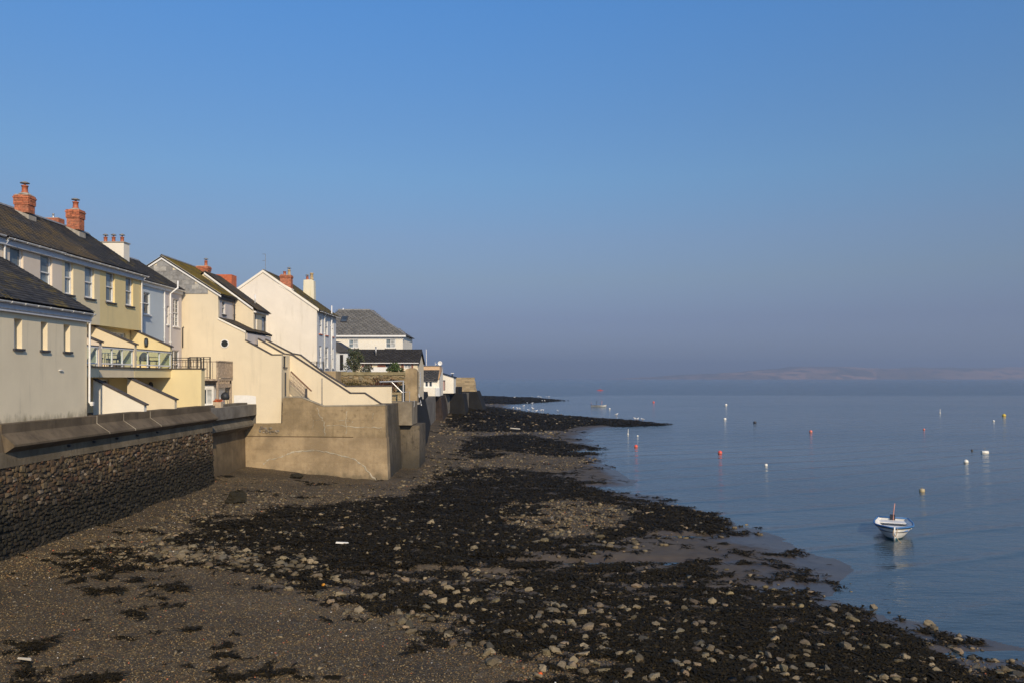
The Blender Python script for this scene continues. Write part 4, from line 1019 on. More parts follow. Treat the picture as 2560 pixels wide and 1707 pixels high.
# tower side and stair walls
xt = ux(704, EY); tw = [(53.0, 53.65, vz(917, 53.4), vz(890, 53.4))]
mb = MB(); wall_holes(mb, 'x', xt, EY + .25, 54.6, 4.6, vz(887, EY), tw, .12); mb.quad((xt, EY + .2, vz(887, EY)), (xt, 54.6, vz(887, EY)), (-17.5, 54.6, vz(887, EY)), (-17.5, EY + .2, vz(887, EY)))
mb.build('tower_side', M['render_cream2'], E); window(E, 'x', xt, tw[0], frame='sill', sash=False, depth=.06, fw=.04)
MB().tube([(xt + .06, 53.3, 4.9), (xt + .06, 53.3, vz(930, 53.3))], .05, 8).build('soil_pipe', M['sill'], E)

def stair_wall(name, label, Y, top, th, base, mat):
    t = thing(name, label, 'wall', (ux(top[0][0], Y), Y, base))
    pts = [(ux(u, Y), vz(v, Y)) for u, v in top]
    MB().prism([(pts[0][0], base), (pts[-1][0], base)] + pts[::-1], 'y', Y, Y + th).build('wall_core', M[mat], t)
    for a, b_ in zip(pts, pts[1:]):
        if abs(a[0] - b_[0]) < .05: continue
        MB().prism([(a[0] - .01, a[1] + .003), (b_[0] + .01, b_[1] + .003), (b_[0] + .01, b_[1] + .085), (a[0] - .01, a[1] + .085)], 'y', Y - .05, Y + th + .05).build('coping', M['coping_dark'], t)
    return t
SA = stair_wall('stair_wall', 'cream stair wall with dark stepped coping descending to the bastion corner', 54.6, [(645, 848), (709, 885), (731, 888), (875, 983), (912, 983), (966, 1019)], .22, 4.5, 'render_cream')
SA2 = MB().prism([(ux(950, 54.6), 4.5), (ux(976, 54.6), 4.5), (ux(976, 54.6), vz(1018, 54.6)), (ux(950, 54.6), vz(1018, 54.6))], 'y', 54.65, 54.82).build('end_pier', M['render_cream'], SA)
SB = stair_wall('stair_wall', 'rear cream stair wall with long flat end by the grey gantry', 56.6, [(664, 850), (729, 884), (751, 888), (803, 928), (864, 966), (979, 965)], .22, 4.5, 'render_cream')
MB().box(ux(803, 54.5), ux(806, 54.5), 54.55, 54.598, vz(1012, 54.5), vz(945, 54.5)).build('drain_pipe', M['cement'], SA)
plant_bits = []
# lattice balustrade going down the front stair
LB = thing('lattice_balustrade', 'brown lattice stair balustrade in front of the cream stair wall', 'balustrade', (ux(727, 53.6), 53.6, 5.2))
l0, l1 = P(727, 928, 53.6), P(779, 977, 53.6); b0, b1 = P(727, 958, 53.6), P(768, 992, 53.6)
MB().tube([l0, l1], .05, 6).build('handrail', M['handrail'], LB); MB().tube([b0, b1], .03, 6).build('bottom_rail', M['timber'], LB)
for k in range(13):
    t = k / 12; pa = Vector(l0).lerp(Vector(P(768, 968, 53.6)), t); pb = Vector(b0).lerp(Vector(b1), t); MB().tube([pa, pb], .024, 5).build('baluster', M['timber'], LB)
for t in (.33, .66):
    MB().tube([Vector(l0).lerp(Vector(b0), t), Vector(P(768, 968, 53.6)).lerp(Vector(b1), t)], .024, 5).build('lattice_rail', M['timber'], LB)
MB().box(ux(763, 53.6), ux(768, 53.6), 53.55, 53.68, 4.6, vz(970, 53.6)).build('newel_post', M['sill'], LB)

# ------------------------------------------------------------------ small cream house behind
Fh = thing('cottage', 'small cream cottage with brown slate roof and two upright windows beside the white gable', 'house', (-20, 56, 5))
xF, yF0, yF1 = -18.0, 55.7, 58.55; zf = 11.85
hF = [(56.0, 56.5, 9.9, 11.55), (57.55, 58.3, 9.85, 11.4)]
mb = MB(); wall_holes(mb, 'x', xF, yF0, yF1, 8.8, zf, hF, .1); mb.poly([(xF, yF0, 8.8), (xF, yF0, zf), (-21.4, yF0, 14.3), (-23.8, yF0, 12.4), (-23.8, yF0, 8.8)]); mb.poly([(xF, yF1, 8.8), (xF, yF1, zf), (-21.4, yF1, 14.3), (-23.8, yF1, 12.4), (-23.8, yF1, 8.8)])
mb.build('wall', M['render_cream'], Fh)
window(Fh, 'x', xF, hF[0], depth=.06, sash=False, sill=None); window(Fh, 'x', xF, hF[1], frame='sill', depth=.02, fw=.09, sash=False, sill=None, glass='glass_pale')
r = roof_slab(Fh, -17.72, 11.72, -21.4, 14.42, -24, 12.5, yF0 - .1, yF1 + .1, .08, 'slate_clean'); slope_slates(Fh, r, -17.7, 11.73, -21.4, 14.45, yF0 - .1, yF1 + .1, M['slate_brown'], w=.28, h=.2)
MB().prism([(-21.4, 14.35), (-18.0, 11.86), (-18.0, 11.72), (-21.4, 14.2)], 'y', yF0 - .12, yF0 - .06).build('bargeboard', M['white_paint'], Fh)
MB().box(-17.99, -17.8, yF0 + .02, yF1, 11.55, 11.66).build('fascia', M['white_paint'], Fh); gutter(Fh, -17.68, yF0 - .1, yF1 + .1, 11.70, .05, 'sill')
downpipe(Fh, [(-18.5, 57.6, 12.35), (-18.5, 57.6, 13.0)], .05, 'pipe_white', False)
# two stacks beyond the slate-hung gable
c = brick_stack(E, -22.9, -22.05, 58.0, 58.6, 13.9, 15.15, cap=2, bl=.225); pot(c, -22.3, 58.3, 15.15, .12, .38); MB().box(-22.95, -22.0, 57.95, 58.65, 13.6, 13.95).build('cement_fillet', M['cement'], c)
G_ = thing('rear_house', 'red rendered chimney block of a house behind the cream cottage', 'house', (-23, 62, 5.3))
MB().box(-23.0, -21.55, 61.5, 62.6, 12.6, 14.95).build('chimney', plain('red_render', (.50, .13, .05), .8, .1), G_)
MB().box(-24.5, -20.6, 60.2, 65.5, 5.3, 12.6).build('wall', M['render_white'], G_)
mb = MB(); mb.prism([(59.6, 13.5), (60.9, 14.35), (62.2, 13.5)], 'x', -23.2, -21.9); mb.build('dormer_roof', M['slate_brown'], G_)

# ------------------------------------------------------------------ tall white gable house
HYy = 66.0; xH = -16.1
Hh = thing('gable_house', 'tall weathered white gable house with brick chimney on its verge', 'house', (-20, HYy, 5))
h_ = lambda u, v, Y=HYy: (ux(u, Y), vz(v, Y))
zE = 12.65; xm, zm = h_(658, 680)
xl = 2 * xm - xH
mb = MB(); mb.prism([(xl, 5), (xH, 5), (xH, zE), (xm, zm), (xl, zE)], 'y', HYy, HYy + .25); mb.poly([(xl, 73.2, 5), (xH, 73.2, 5), (xH, 73.2, zE), (xm, 73.2, zm), (xl, 73.2, zE)]); mb.quad((xl, HYy, 5), (xl, 73.2, 5), (xl, 73.2, zE), (xl, HYy, zE))
mb.build('gable_wall', M['render_white'], Hh)
hH = [(66.75, 67.75, 10.7, 12.25), (68.95, 69.95, 10.7, 12.25), (71.3, 72.2, 10.7, 12.25), (66.75, 67.6, 7.9, 9.7), (68.95, 70.1, 7.9, 9.7), (71.3, 72.2, 7.9, 9.7)]
mb = MB(); wall_holes(mb, 'x', xH, HYy + .25, 73.2, 5, zE, hH, .13); mb.build('side_wall', M['render_white_shade'], Hh)  # same white as the gable, greyed to carry its shade
for k, h in enumerate(hH): window(Hh, 'x', xH, h, depth=.07, sill='terracotta' if k < 3 else 'white_paint', glass='glass_pale')
r = roof_slab(Hh, xH + .25, zE - .1, xm, zm + .1, xl - .2, zE - .1, HYy - .02, 73.5, .09, 'slate_clean')
slope_slates(Hh, r, xH + .27, zE - .09, xm, zm + .13, HYy + .02, 73.5, M['slate_moss'], w=.3, h=.22); ridge(Hh, xm, zm + .18, HYy, 73.4)
for sgn in (1, -1):
    xe = xm + sgn * 4.6; k_ = (zm - zE) / (xH - xm)
    MB().prism([(xm, zm + .16), (xe, zm + .16 - 4.6 * k_), (xe, zm - .05 - 4.6 * k_), (xm, zm - .05)], 'y', HYy - .09, HYy - .003).build('verge_skim', M['render_ivory'], Hh)
x0, z0 = h_(700, 716); x1, _ = h_(727, 716)
c = brick_stack(Hh, x0, x1, HYy + .01, HYy + .62, vz(722, HYy), vz(687, HYy), cap=1, bl=.225); pot(c, x0 + .3, HYy + .3, vz(687, HYy), .13, .3, 'pot', False); pot(c, x1 - .22, HYy + .3, vz(687, HYy), .13, .45, 'pot_buff', True)
MB().prism([h_(698, 716), h_(729, 731), h_(729, 722), h_(698, 705)], 'y', HYy - .03, HYy + .7).build('parapet', M['render_ivory'], c)
c = MB().prism([h_(760, 735, 73), h_(787, 752, 73), h_(786, 703, 73), h_(781, 700, 73), h_(761, 701, 73)], 'y', 72.7, 73.4).build('chimney', stucco('lichen_white', (.78, .72, .55), stain=(.5, .42, .12), amt=.7, dirt=.6), Hh, label='lumpy white chimney with yellow lichen')
pot(c, h_(768, 700, 73)[0], 73.05, vz(700, 73), .13, .3, 'pot', True); pot(c, h_(779, 700, 73)[0], 73.05, vz(700, 73), .16, .62, 'pot_buff', False)
for k in (0, 1): pot(Hh, xm - .05 + .22 * k, 71.5, zm + .1, .09, .4, 'pot', False)
gutter(Hh, xH + .3, HYy + .1, 73.5, zE - .14, .06, 'pipe_white')
downpipe(Hh, [(xH + .25, 69.0 - .55, zE - .15), (xH + .07, 68.45, zE - .4), (xH + .07, 68.45, 6.4)], .055); downpipe(Hh, [(xH + .1, 71.0, zE + .75), (xH + .07, 71.0, 6.2)], .055)
mast = thing('tv_aerial', 'thin television aerial mast on the white gable house ridge', 'aerial', (ux(664, 71), 71, zm))
MB().tube([(ux(664, 71), 71, zm - .2), (ux(663.5, 71), 71, vz(637, 71))], .018, 6).build('mast', M['lead'], mast)
for v, l in ((637, .45), (653, .5)):
    MB().tube([P(664, v, 71), P(656.5, v - 1.5, 71)], .012, 5).build('boom', M['lead'], mast)
    for k in range(4): a = Vector(P(657 + k * 1.8, v - 1, 71)); MB().tube([a + Vector((0, -.14, 0)), a + Vector((0, .14, 0))], .007, 4).build('element', M['lead'], mast)
iron_rail('short dark railing on the terrace in front of the white gable house', [(ux(776, 62), 62, ), (ux(792, 62), 62), (ux(808, 62), 62)], vz(927, 62), vz(904, 62), .22)
MB().box(ux(770, 62), ux(840, 62), 61.9, 65.9, 5.3, vz(927, 62) - .003).build('terrace_wall', M['bastion'], Hh)
# porch of the white house
Pp = thing('porch', 'small dark roofed porch with red brown door beside the white gable house', 'porch', (-15, 73, 5))
MB().box(ux(838, 73.4), ux(869, 73.4), 73.4, 75.6, 5, vz(882, 73.4)).build('wall', M['render_white_shade'], Pp)
MB().box(ux(850, 73.4), ux(858, 73.4), 73.36, 73.398, vz(924, 73.4), vz(886, 73.4)).build('door', M['timber_red'], Pp)
mb = MB(); mb.prism([(ux(836, 73), vz(852, 73)), (ux(872, 73), vz(875, 73)), (ux(872, 73), vz(880, 73)), (ux(836, 73), vz(880, 73))], 'y', 73.2, 75.8); mb.build('roof', M['sill'], Pp)

# ------------------------------------------------------------------ hipped white house
IY = 85.0
I_ = thing('hipped_house', 'cream white house with grey hipped slate roof and skylight behind the bungalow', 'house', (-15, IY, 5))
xi0, xi1 = ux(790, IY), ux(1007, IY); zi = vz(838, IY)
hI = [(ux(871, IY), ux(896, IY), vz(870, IY), vz(848, IY)), (ux(964, IY), ux(989, IY), vz(870, IY), vz(847, IY))]
mb = MB(); wall_holes(mb, 'y', IY, xi0, xi1, 5, zi, hI, .12); mb.quad((xi1, IY, 5), (xi1, 93, 5), (xi1, 93, zi), (xi1, IY, zi)); mb.quad((xi0, IY, 5), (xi0, 93, 5), (xi0, 93, zi), (xi0, IY, zi)); mb.quad((xi0, 93, 5), (xi1, 93, 5), (xi1, 93, zi), (xi0, 93, zi)); mb.build('wall', M['render_ivory'], I_)
for h in hI: window(I_, 'y', IY, h, depth=.05, glass=['glass_sky', 'glass_pale'], fw=.08, mull=1, sill='cement')
zr = vz(776, 89); rx0, rx1 = ux(846, 89), ux(924, 89); ov = .3
mb = MB(); bs = [(xi0 - ov, IY - ov, zi), (xi1 + ov, IY - ov, zi), (xi1 + ov, 93 + ov, zi), (xi0 - ov, 93 + ov, zi), (rx0, 89, zr), (rx1, 89, zr)]
mb.add(bs, [(0, 1, 5, 4), (1, 2, 5), (2, 3, 4, 5), (3, 0, 4), (0, 3, 2, 1)]); r = mb.build('roof', M['slate_clean'], I_)
for at_ in (r.data.attributes.new('col', 'FLOAT_COLOR', 'FACE'),): at_.data.foreach_set('color', np.tile(np.array([.10, .10, .098, 1], dtype=np.float32), len(r.data.polygons)))
Vh = Vector((0, 89 - IY + ov, zr - zi)); W_ = xi1 - xi0 + 2 * ov
greys = [(.125, .122, .115), (.14, .136, .13), (.11, .108, .104), (.15, .146, .138)]
slates(r, (xi0 - ov, IY - ov, zi + .01), (1, 0, 0), Vh, W_, Vh.length, M['slate_hung'], w=.45, h=.3, cols=greys, clip=lambda a, b: a > (rx0 - xi0 + ov) * b / Vh.length - .1 and a < W_ - (xi1 + ov - rx1) * b / Vh.length + .1)
MB().tube([(xi1 + ov, IY - ov, zi + .04), (rx1, 89, zr + .05)], .09, 6).build('hip_tiles', M['lead'], I_); ridge_ = MB().tube([(rx0, 89, zr + .04), (rx1, 89, zr + .04)], .10, 6).build('ridge_tiles', M['lead'], I_)
MB().box(xi0 - .3, xi1 + .34, IY - .36, IY - .005, zi - .2, zi - .02).build('fascia', M['white_paint'], I_)
MB().box(xi0 - .3, xi1 + .1, IY - .05, IY - .002, zi - .42, zi - .27).build('string_course', M['white_paint'], I_)
sk = [(ux(852, 87), ux(867, 87))]
so = Vector(((sk[0][0] + sk[0][1]) / 2, IY - ov, zi)) + Vh * .60; 
s_ = MB().obox(so, (1, 0, 0), Vh.normalized(), (0, -Vh.normalized().z, Vh.normalized().y), -.36, .36, -.62, .62, .02, .12).build('skylight', M['sill'], I_)
MB().obox(so, (1, 0, 0), Vh.normalized(), (0, -Vh.normalized().z, Vh.normalized().y), -.27, .27, -.5, .5, .121, .13).build('pane', M['glass'], s_)
MB().lathe([(.1, 0), (.12, .03), (.01, .2)], (ux(858, 89), 89, zr + .05), 10).build('finial', M['white_paint'], I_)

# ------------------------------------------------------------------ timber fronted bungalow
JY = 76.6
J = thing('bungalow', 'low bungalow with black roof, red brown timber panels and cream piers behind the garden wall', 'house', (-11, JY, 5.2))
xj0, xj1 = ux(868, JY), ux(1045, JY); zj = vz(905, JY)
j_ = lambda u, v: (ux(u, JY), vz(v, JY))
hJ = [(ux(964, JY), ux(986, JY), vz(926, JY), vz(908, JY)), (ux(1010, JY), ux(1028, JY), vz(921, JY), vz(907, JY))]
mb = MB(); wall_holes(mb, 'y', JY, xj0, xj1, 4.9, zj + .02, hJ, .12); mb.poly([(xj1, JY, 4.9), (xj1, 81.5, 4.9), (xj1, 81.5, zj), (xj1, 79, 9.75), (xj1, JY, zj)]); mb.build('wall', M['render_cream'], J)
window(J, 'y', JY, hJ[0], sash=False, mull=1, sill=None, depth=.04, fw=.05, frame='timber_red', glass=['glass', 'glass_pale']); window(J, 'y', JY, hJ[1], sash=False, mull=1, sill=None, depth=.04, fw=.05, frame='white_paint', glass='glass_pale')
for u0, u1 in ((905, 930), (944, 963.5), (986.5, 988), (1003, 1009.5), (1028.5, 1033)):
    z = vz(960, JY); k = 0
    while z < vz(908, JY):
        mb = MB(); mb.cur = (rng.uniform(.8, 1.25),) * 3; mb.box(ux(u0, JY), ux(u1, JY), JY - .045, JY - .003, z, z + .155); mb.build('plank', M['timber_red'], J); z += .165
r = MB().prism([(JY - .3, zj - .02), (79, vz(873, 79)), (81.8, zj), (81.8, zj - .12), (79, vz(873, 79) - .12), (JY - .3, zj - .14)], 'x', xj0 - .2, xj1 + .12).build('roof', M['sill'], J)
Vj = Vector((0, 79 - JY + .3, vz(873, 79) - zj + .02)); slates(r, (xj0 - .2, JY - .3, zj - .015), (1, 0, 0), Vj, xj1 - xj0 + .32, Vj.length, M['slate_clean'], w=.4, h=.28, cols=[(.035, .033, .033), (.042, .04, .04), (.03, .028, .028)])
MB().box(xj0 - .2, xj1 + .1, JY - .34, JY - .305, zj - .12, zj - .05).build('gutter', M['pipe_white'], J)
MB().tube([P(940, 888, 77.6), P(939.5, 866, 77.6)], .07, 10).build('flue', M['steel'], J, smooth=True)
MB().prism([(JY - .3, zj - .15), (79, vz(873, 79) - .13), (81.8, zj - .13), (81.8, zj - .33), (79, vz(873, 79) - .33), (JY - .3, zj - .35)], 'x', xj1 + .08, xj1 + .14).build('bargeboard', M['timber_red'], J)
MB().tube([(xj1 + .1, 77.4, 7.6), (xj1 + .1, 77.4, 6.2)], .1, 10).build('vent_pipe', M['steel'], J)
MB().tube([P(1046.5, 985, 77), P(1053.5, 1012, 73.5)], .05, 8).build('drain_pipe', M['pipe_white'], J)
MB().box(ux(906, 74), ux(968, 74), 74, 74.12, vz(937, 74), vz(917, 74)).build('garden_screen', M['white_paint'], J)

# garden wall with stones, concrete end pillar
GW = thing('garden_wall', 'old mossy rubble garden wall with red creeper behind the cream stair walls', 'wall', (-13, 64, 4.6))
MB().box(ux(820, 64), ux(1014, 64), 64.02, 64.5, 4.6, vz(937, 64)).build('wall_core', M['bastion'], GW)
MB().box(ux(816, 64), ux(1014, 64), 63.93, 64.55, vz(937, 64) + .002, vz(929, 64)).build('coping', concrete('cop_moss', (.30, .25, .14), (.18, .15, .08)), GW)
rubble_face(GW, 'y', 64.02, ux(822, 64), ux(1012, 64), 5.0, vz(938, 64), M['rubble'], [(.26, .19, .10), (.21, .16, .08), (.30, .24, .14), (.17, .13, .07), (.24, .2, .13)], 260, hr=(.12, .22), wr=(.2, .55), dist=lambda a: 64)
PL = thing('concrete_pillar', 'tan concrete wall end with rounded top beside the grey gantry', 'pillar', (-7.7, 61.5, 5.1))
pts = [(ux(1013, 61), vz(1006, 61)), (ux(1043, 61), vz(1006, 61)), (ux(1043, 61), vz(928, 61)), (ux(1040, 61), vz(923, 61)), (ux(1034, 61), vz(919.5, 61)), (ux(1026, 61), vz(919, 61)), (ux(1018, 61), vz(921, 61)), (ux(1013, 61), vz(925, 61))]
MB().prism(pts, 'y', 61.0, 61.9).build('shaft', M['bastion'], PL); MB().box(ux(1012, 61), ux(1049, 61), 60.8, 62.2, vz(1010, 61), vz(1006, 61) - .002).build('base_slab', M['cement'], PL)
SW = thing('block_wall', 'low tan block wall between the stair wall end and gantry', 'wall', (-8.8, 59.4, 5.0))
for j in range(6):
    a = ux(978, 59.4) - (.2 if j % 2 else 0)
    while a < ux(1004, 59.4):
        b_ = min(a + .42, ux(1004, 59.4)); mb = MB(); k = rng.uniform(.8, 1.2); mb.cur = (.34 * k, .27 * k, .15 * k); a_ = max(a, ux(978, 59.4)); mb.box(a_, b_ - .012, 59.4, 59.6, vz(1006, 59.4) + j * .13, vz(1006, 59.4) + j * .13 + .118)
        mb.build('block', M['ashlar'], SW); a += .42
GT = thing('gantry', 'grey galvanised steel davit gantry with railing on the concrete block', 'gantry', (ux(1008, 57.6), 57.6, 5.3))
MB().tube([P(1008, 1006, 57.6), P(1008, 951, 57.6)], .06, 8).build('post', M['steel'], GT); MB().tube([P(949, 954, 57.6), P(1010, 952, 57.6)], .055, 8).build('boom', M['steel'], GT); MB().tube([P(979, 954, 57.6), P(1006, 981, 57.6)], .045, 8).build('brace', M['steel'], GT)
MB().tube([P(1008, 980, 57.6), P(1024, 978, 57.6), P(1024, 1005, 57.6)], .025, 8).build('guard_rail', M['steel'], GT); MB().box(ux(1001, 57.6), ux(1026, 57.6), 57.4, 57.8, vz(1007, 57.6), vz(1004, 57.6)).build('foot_plate', M['steel'], GT)
MB().tube([P(1035.5, 1000, 57.9), P(1035.5, 1015, 57.9), P(1029, 1021, 57.9)], .03, 8).build('grab_rail', M['steel'], GT)

# ------------------------------------------------------------------ far cottages
NY = 110.0; n_ = lambda u, v: (ux(u, NY), vz(v, NY))
Nn_ = thing('oriel_cottage', 'small white cottage with dark lean-to roof and oriel overhanging the sea wall', 'house', (-11, NY, 5))
hN = [(ux(1062, NY), ux(1071, NY), vz(967, NY), vz(952, NY)), (ux(1072, NY), ux(1081, NY), vz(967, NY), vz(952, NY))]
mb = MB(); wall_holes(mb, 'y', NY, ux(1040, NY), ux(1098, NY), 4.6, vz(949, NY), hN, .15); mb.quad((ux(1098, NY), NY, 4.6), (ux(1098, NY), 116, 4.6), (ux(1098, NY), 116, vz(914, NY)), (ux(1098, NY), NY, vz(949, NY))); mb.build('wall', M['render_ivory'], Nn_)
for h in hN: window(Nn_, 'y', NY, h, sash=False, sill=None, fw=.09, depth=.05)
MB().prism([n_(1056, 990), n_(1089, 990.5), n_(1089, 968), n_(1054, 968)], 'y', NY - .9, NY - .02).build('oriel', M['render_ivory'], Nn_); MB().box(ux(1089, NY) + .01, ux(1100, NY), NY - .5, NY + 1, vz(989, NY), vz(969, NY)).build('oriel_return', M['render_white_shade'], Nn_)
r = MB().prism([(NY - .3, vz(950, NY)), (NY + 2.2, vz(924, NY)), (NY + 2.2, vz(926, NY)), (NY - .3, vz(952, NY))], 'x', ux(1040, NY), ux(1095, NY)).build('roof', M['sill'], Nn_)
Vn = Vector((0, 2.5, vz(924, NY) - vz(950, NY))); slates(r, (ux(1040, NY), NY - .3, vz(950, NY) + .01), (1, 0, 0), Vn, ux(1095, NY) - ux(1040, NY), Vn.length, M['slate_clean'], w=.5, h=.35)
MB().box(ux(1040, NY), ux(1095.5, NY), NY + 2.2, NY + 5.5, vz(950, NY), vz(914, NY)).build('upper_wall', plain('peach_render', (.62, .42, .25), .85, .06), Nn_); MB().box(ux(1040, NY), ux(1096, NY), NY + 2.1, NY + 5.6, vz(914, NY) + .002, vz(912.6, NY)).build('flat_roof', M['lead'], Nn_)
MB().tube([P(1066, 913, 112.5), P(1065.5, 873, 112.5)], .05, 6).build('mast', M['pipe_white'], Nn_)
dish = MB().lathe([(.02, 0), (.2, .05), (.32, .16), (.33, .17), (.2, .08), (.02, .03)], (0, 0, 0), 14); c0 = P(1100, 908, 112.3); dish.v = [(c0[0] + x, c0[1] - z, c0[2] + y) for x, y, z in dish.v]
dd = thing('satellite_dish', 'white satellite dish on the oriel cottage roof edge', 'satellite dish', P(1098, 912, 112.4)); dish.build('reflector', M['white_paint'], dd, smooth=True); MB().tube([P(1088, 910, 112.4), P(1100, 908.5, 112.4)], .04, 6).build('arm', M['pipe_white'], dd); MB().tube([P(1088, 914, 112.4), P(1088, 905, 112.4)], .03, 6).build('bracket', M['pipe_white'], dd)
OY = 118.0
O_ = thing('lean_to_shed', 'white sloping roofed shed with open doorway beside the stone block wall', 'shed', (-9, OY, 5))
o_ = lambda u, v: (ux(u, OY), vz(v, OY))
ho = [(ux(1102, OY), ux(1113, OY), vz(975, OY), vz(949.5, OY))]
mb = MB(); wall_holes(mb, 'y', OY, ux(1096, OY), ux(1134, OY), 4.8, vz(944, OY), ho, .5); mb.poly([(ux(1096, OY), OY, vz(944, OY)), (ux(1134, OY), OY, vz(944, OY)), (ux(1096, OY), OY, vz(931, OY))]); mb.quad((ux(1134, OY), OY, 4.8), (ux(1134, OY), 123, 4.8), (ux(1134, OY), 123, vz(943, OY)), (ux(1134, OY), OY, vz(943, OY))); mb.build('wall', M['render_ivory'], O_)
MB().box(ux(1106, OY), ux(1113, OY), OY + .3, OY + .36, vz(974, OY), vz(950, OY)).build('door', plain('mauve_door', (.42, .3, .29), .6, .05), O_); MB().box(ux(1102, OY), ux(1106, OY), OY + .5, OY + .55, vz(974, OY), vz(950, OY)).build('doorway', M['dark_stuff'], O_)  # dark plate in the open doorway, interior shade put into its colour
MB().prism([o_(1095, 930.5), o_(1136, 943.5), o_(1136, 942), o_(1095, 929)], 'y', OY - .15, 123.5).build('roof', M['timber_red'], O_); MB().tube([P(1131, 941, 119), P(1131, 934, 119)], .1, 8).build('flue', M['dark_stuff'], O_); MB().box(ux(1127, 119), ux(1135, 119), 118.9, 119.3, vz(933, 119), vz(931.5, 119)).build('flue_cap', M['pipe_white'], O_)
PB = thing('block_wall', 'tan squared stone block wall standing at the point on black sea wall', 'wall', (-7.5, 135, 5))
PYy = 135.0; j = 0; z = vz(978, PYy)
while z < vz(943, PYy):
    right = 1192 - (978 - (HY - (z - CZ) * F / PYy)) * .15; a = ux(1134, PYy) - (.5 if j % 2 else 0)
    while a < ux(right, PYy):
        b_ = min(a + rng.uniform(.6, 1.1), ux(right, PYy)); mb = MB(); k = rng.uniform(.75, 1.25); mb.cur = (.34 * k, .26 * k, .15 * k); mb.box(max(a, ux(1134, PYy)), b_ - .03, PYy, PYy + .7, z, z + .27); mb.build('block', M['ashlar'], PB) if b_ - max(a, ux(1134, PYy)) > .08 else None; a = b_
    z += .3; j += 1
MB().box(ux(1134, PYy), ux(1185, PYy), PYy + .03, PYy + .65, vz(979, PYy), vz(945, PYy)).build('mortar', M['mortar'], PB)
BW = thing('brick_wall', 'low reddish wall on the black sea wall in front of the shed', 'wall', (-8.5, 121, 5))
MB().box(ux(1101, 121), ux(1133, 121), 121, 121.4, vz(985, 121), vz(970, 121)).build('wall_core', concrete('red_wall', (.22, .13, .08), (.1, .07, .05)), BW)

# ------------------------------------------------------------------ stones, shingle and weed on the foreshore
def ground(x, y):
    x = np.asarray(x, float); y = np.asarray(y, float)
    fy = np.interp(y, ys, np.arange(len(ys))); ft = (x / y - ts[0]) / (ts[1] - ts[0])
    i = np.clip(fy.astype(int), 0, nr - 2); j = np.clip(ft.astype(int), 0, nc - 2); a = np.clip(fy - i, 0, 1); b = np.clip(ft - j, 0, 1)
    def bl(A): return (A[i, j] * (1 - b) + A[i, j + 1] * b) * (1 - a) + (A[i + 1, j] * (1 - b) + A[i + 1, j + 1] * b) * a
    return bl(TZ2), bl(WE), bl(SH), bl(TS)
def free(x, y):                                    # not inside a wall
    return (x > WALLX(y) + .15) & ((y < 51.0 - np.clip((-x - 8) * .0, 0, 1)) | (x > -7.7) | (y > 62) ) & ~((y > 43.6) & (y < 52.6) & (x < -17.2)) & ~((y > 50.85) & (y < 62) & (x < -6.4))
def scatter(poly, n):
    us = [p[0] for p in poly]; vs = [p[1] for p in poly]
    u = nrg.uniform(min(us), max(us), n * 3); v = nrg.uniform(min(vs), max(vs), n * 3); m = poly_mask(u, v, poly)
    u, v = u[m][:n], v[m][:n]; y = (CZ - .25) * F / (v - HY); x = (u - CX) / F * y
    for _ in range(2):
        z = ground(x, y)[0]; y = (CZ - z) * F / (v - HY); x = (u - CX) / F * y
    k = free(x, y); return x[k], y[k]
def hull_stone(seed, n, flat):
    r = np.random.default_rng(seed); p = r.normal(size=(n, 3)); p /= np.linalg.norm(p, axis=1)[:, None]; p *= r.uniform(.82, 1.0, (n, 1)); p *= np.array([1, r.uniform(.65, .95), flat])
    bm = bmesh.new(); vs = [bm.verts.new(q) for q in p]; res = bmesh.ops.convex_hull(bm, input=vs)
    loose = [v for v in bm.verts if not v.link_faces]; bmesh.ops.delete(bm, geom=loose, context='VERTS')
    bmesh.ops.triangulate(bm, faces=bm.faces[:]); bm.verts.index_update()
    V = np.array([v.co[:] for v in bm.verts]) * .5; Fc = np.array([[v.index for v in f.verts] for f in bm.faces]); bm.free(); return V, Fc
small_t = [hull_stone(k, 9, .62) for k in range(14)]
def boulder_mesh(seed):
    r = np.random.default_rng(seed); V, Fc = hull_stone(seed, 16, r.uniform(.55, .8))
    bm = bmesh.new(); vs = [bm.verts.new(v) for v in V]; [bm.faces.new([vs[i] for i in f]) for f in Fc]
    bmesh.ops.subdivide_edges(bm, edges=bm.edges[:], cuts=1, use_grid_fill=True)
    bmesh.ops.smooth_vert(bm, verts=bm.verts[:], factor=.18, use_axis_x=True, use_axis_y=True, use_axis_z=True)
    for v in bm.verts: v.co += v.normal * float(r.normal(0, .016))
    bmesh.ops.recalc_face_normals(bm, faces=bm.faces[:])
    return bm
STC = np.array([(.25, .195, .115), (.21, .17, .105), (.29, .225, .135), (.17, .135, .085), (.23, .18, .095), (.19, .145, .095), (.15, .13, .095), (.27, .195, .12)])
M['beach_stone'] = stone_mat('beach_stone', moss=.3, bump=.8); M['pebble'] = stone_mat('pebble', bump=.3)
STONES = []    # x, y, size
def add_zone(poly, n, lo, hi, pw=2.2):
    x, y = scatter(poly, n); s = lo + (hi - lo) * nrg.random(len(x)) ** pw
    STONES.extend(zip(x, y, s))
add_zone([(560, 1330), (900, 1300), (1500, 1390), (1900, 1470), (2200, 1560), (2560, 1660), (2560, 1707), (1350, 1707), (900, 1560), (600, 1430)], 2400, .05, .42, 4.5)
add_zone([(820, 1440), (1300, 1440), (1760, 1500), (1800, 1640), (1500, 1640), (1100, 1570), (850, 1500)], 620, .07, .42, 2.6)
add_zone([(1230, 1268), (1380, 1250), (1600, 1268), (1560, 1310), (1420, 1345), (1300, 1335)], 420, .10, .42, 2.8)
add_zone([(1000, 1225), (1700, 1260), (1880, 1310), (1600, 1380), (1000, 1380), (700, 1300)], 1300, .07, .5, 4.0)
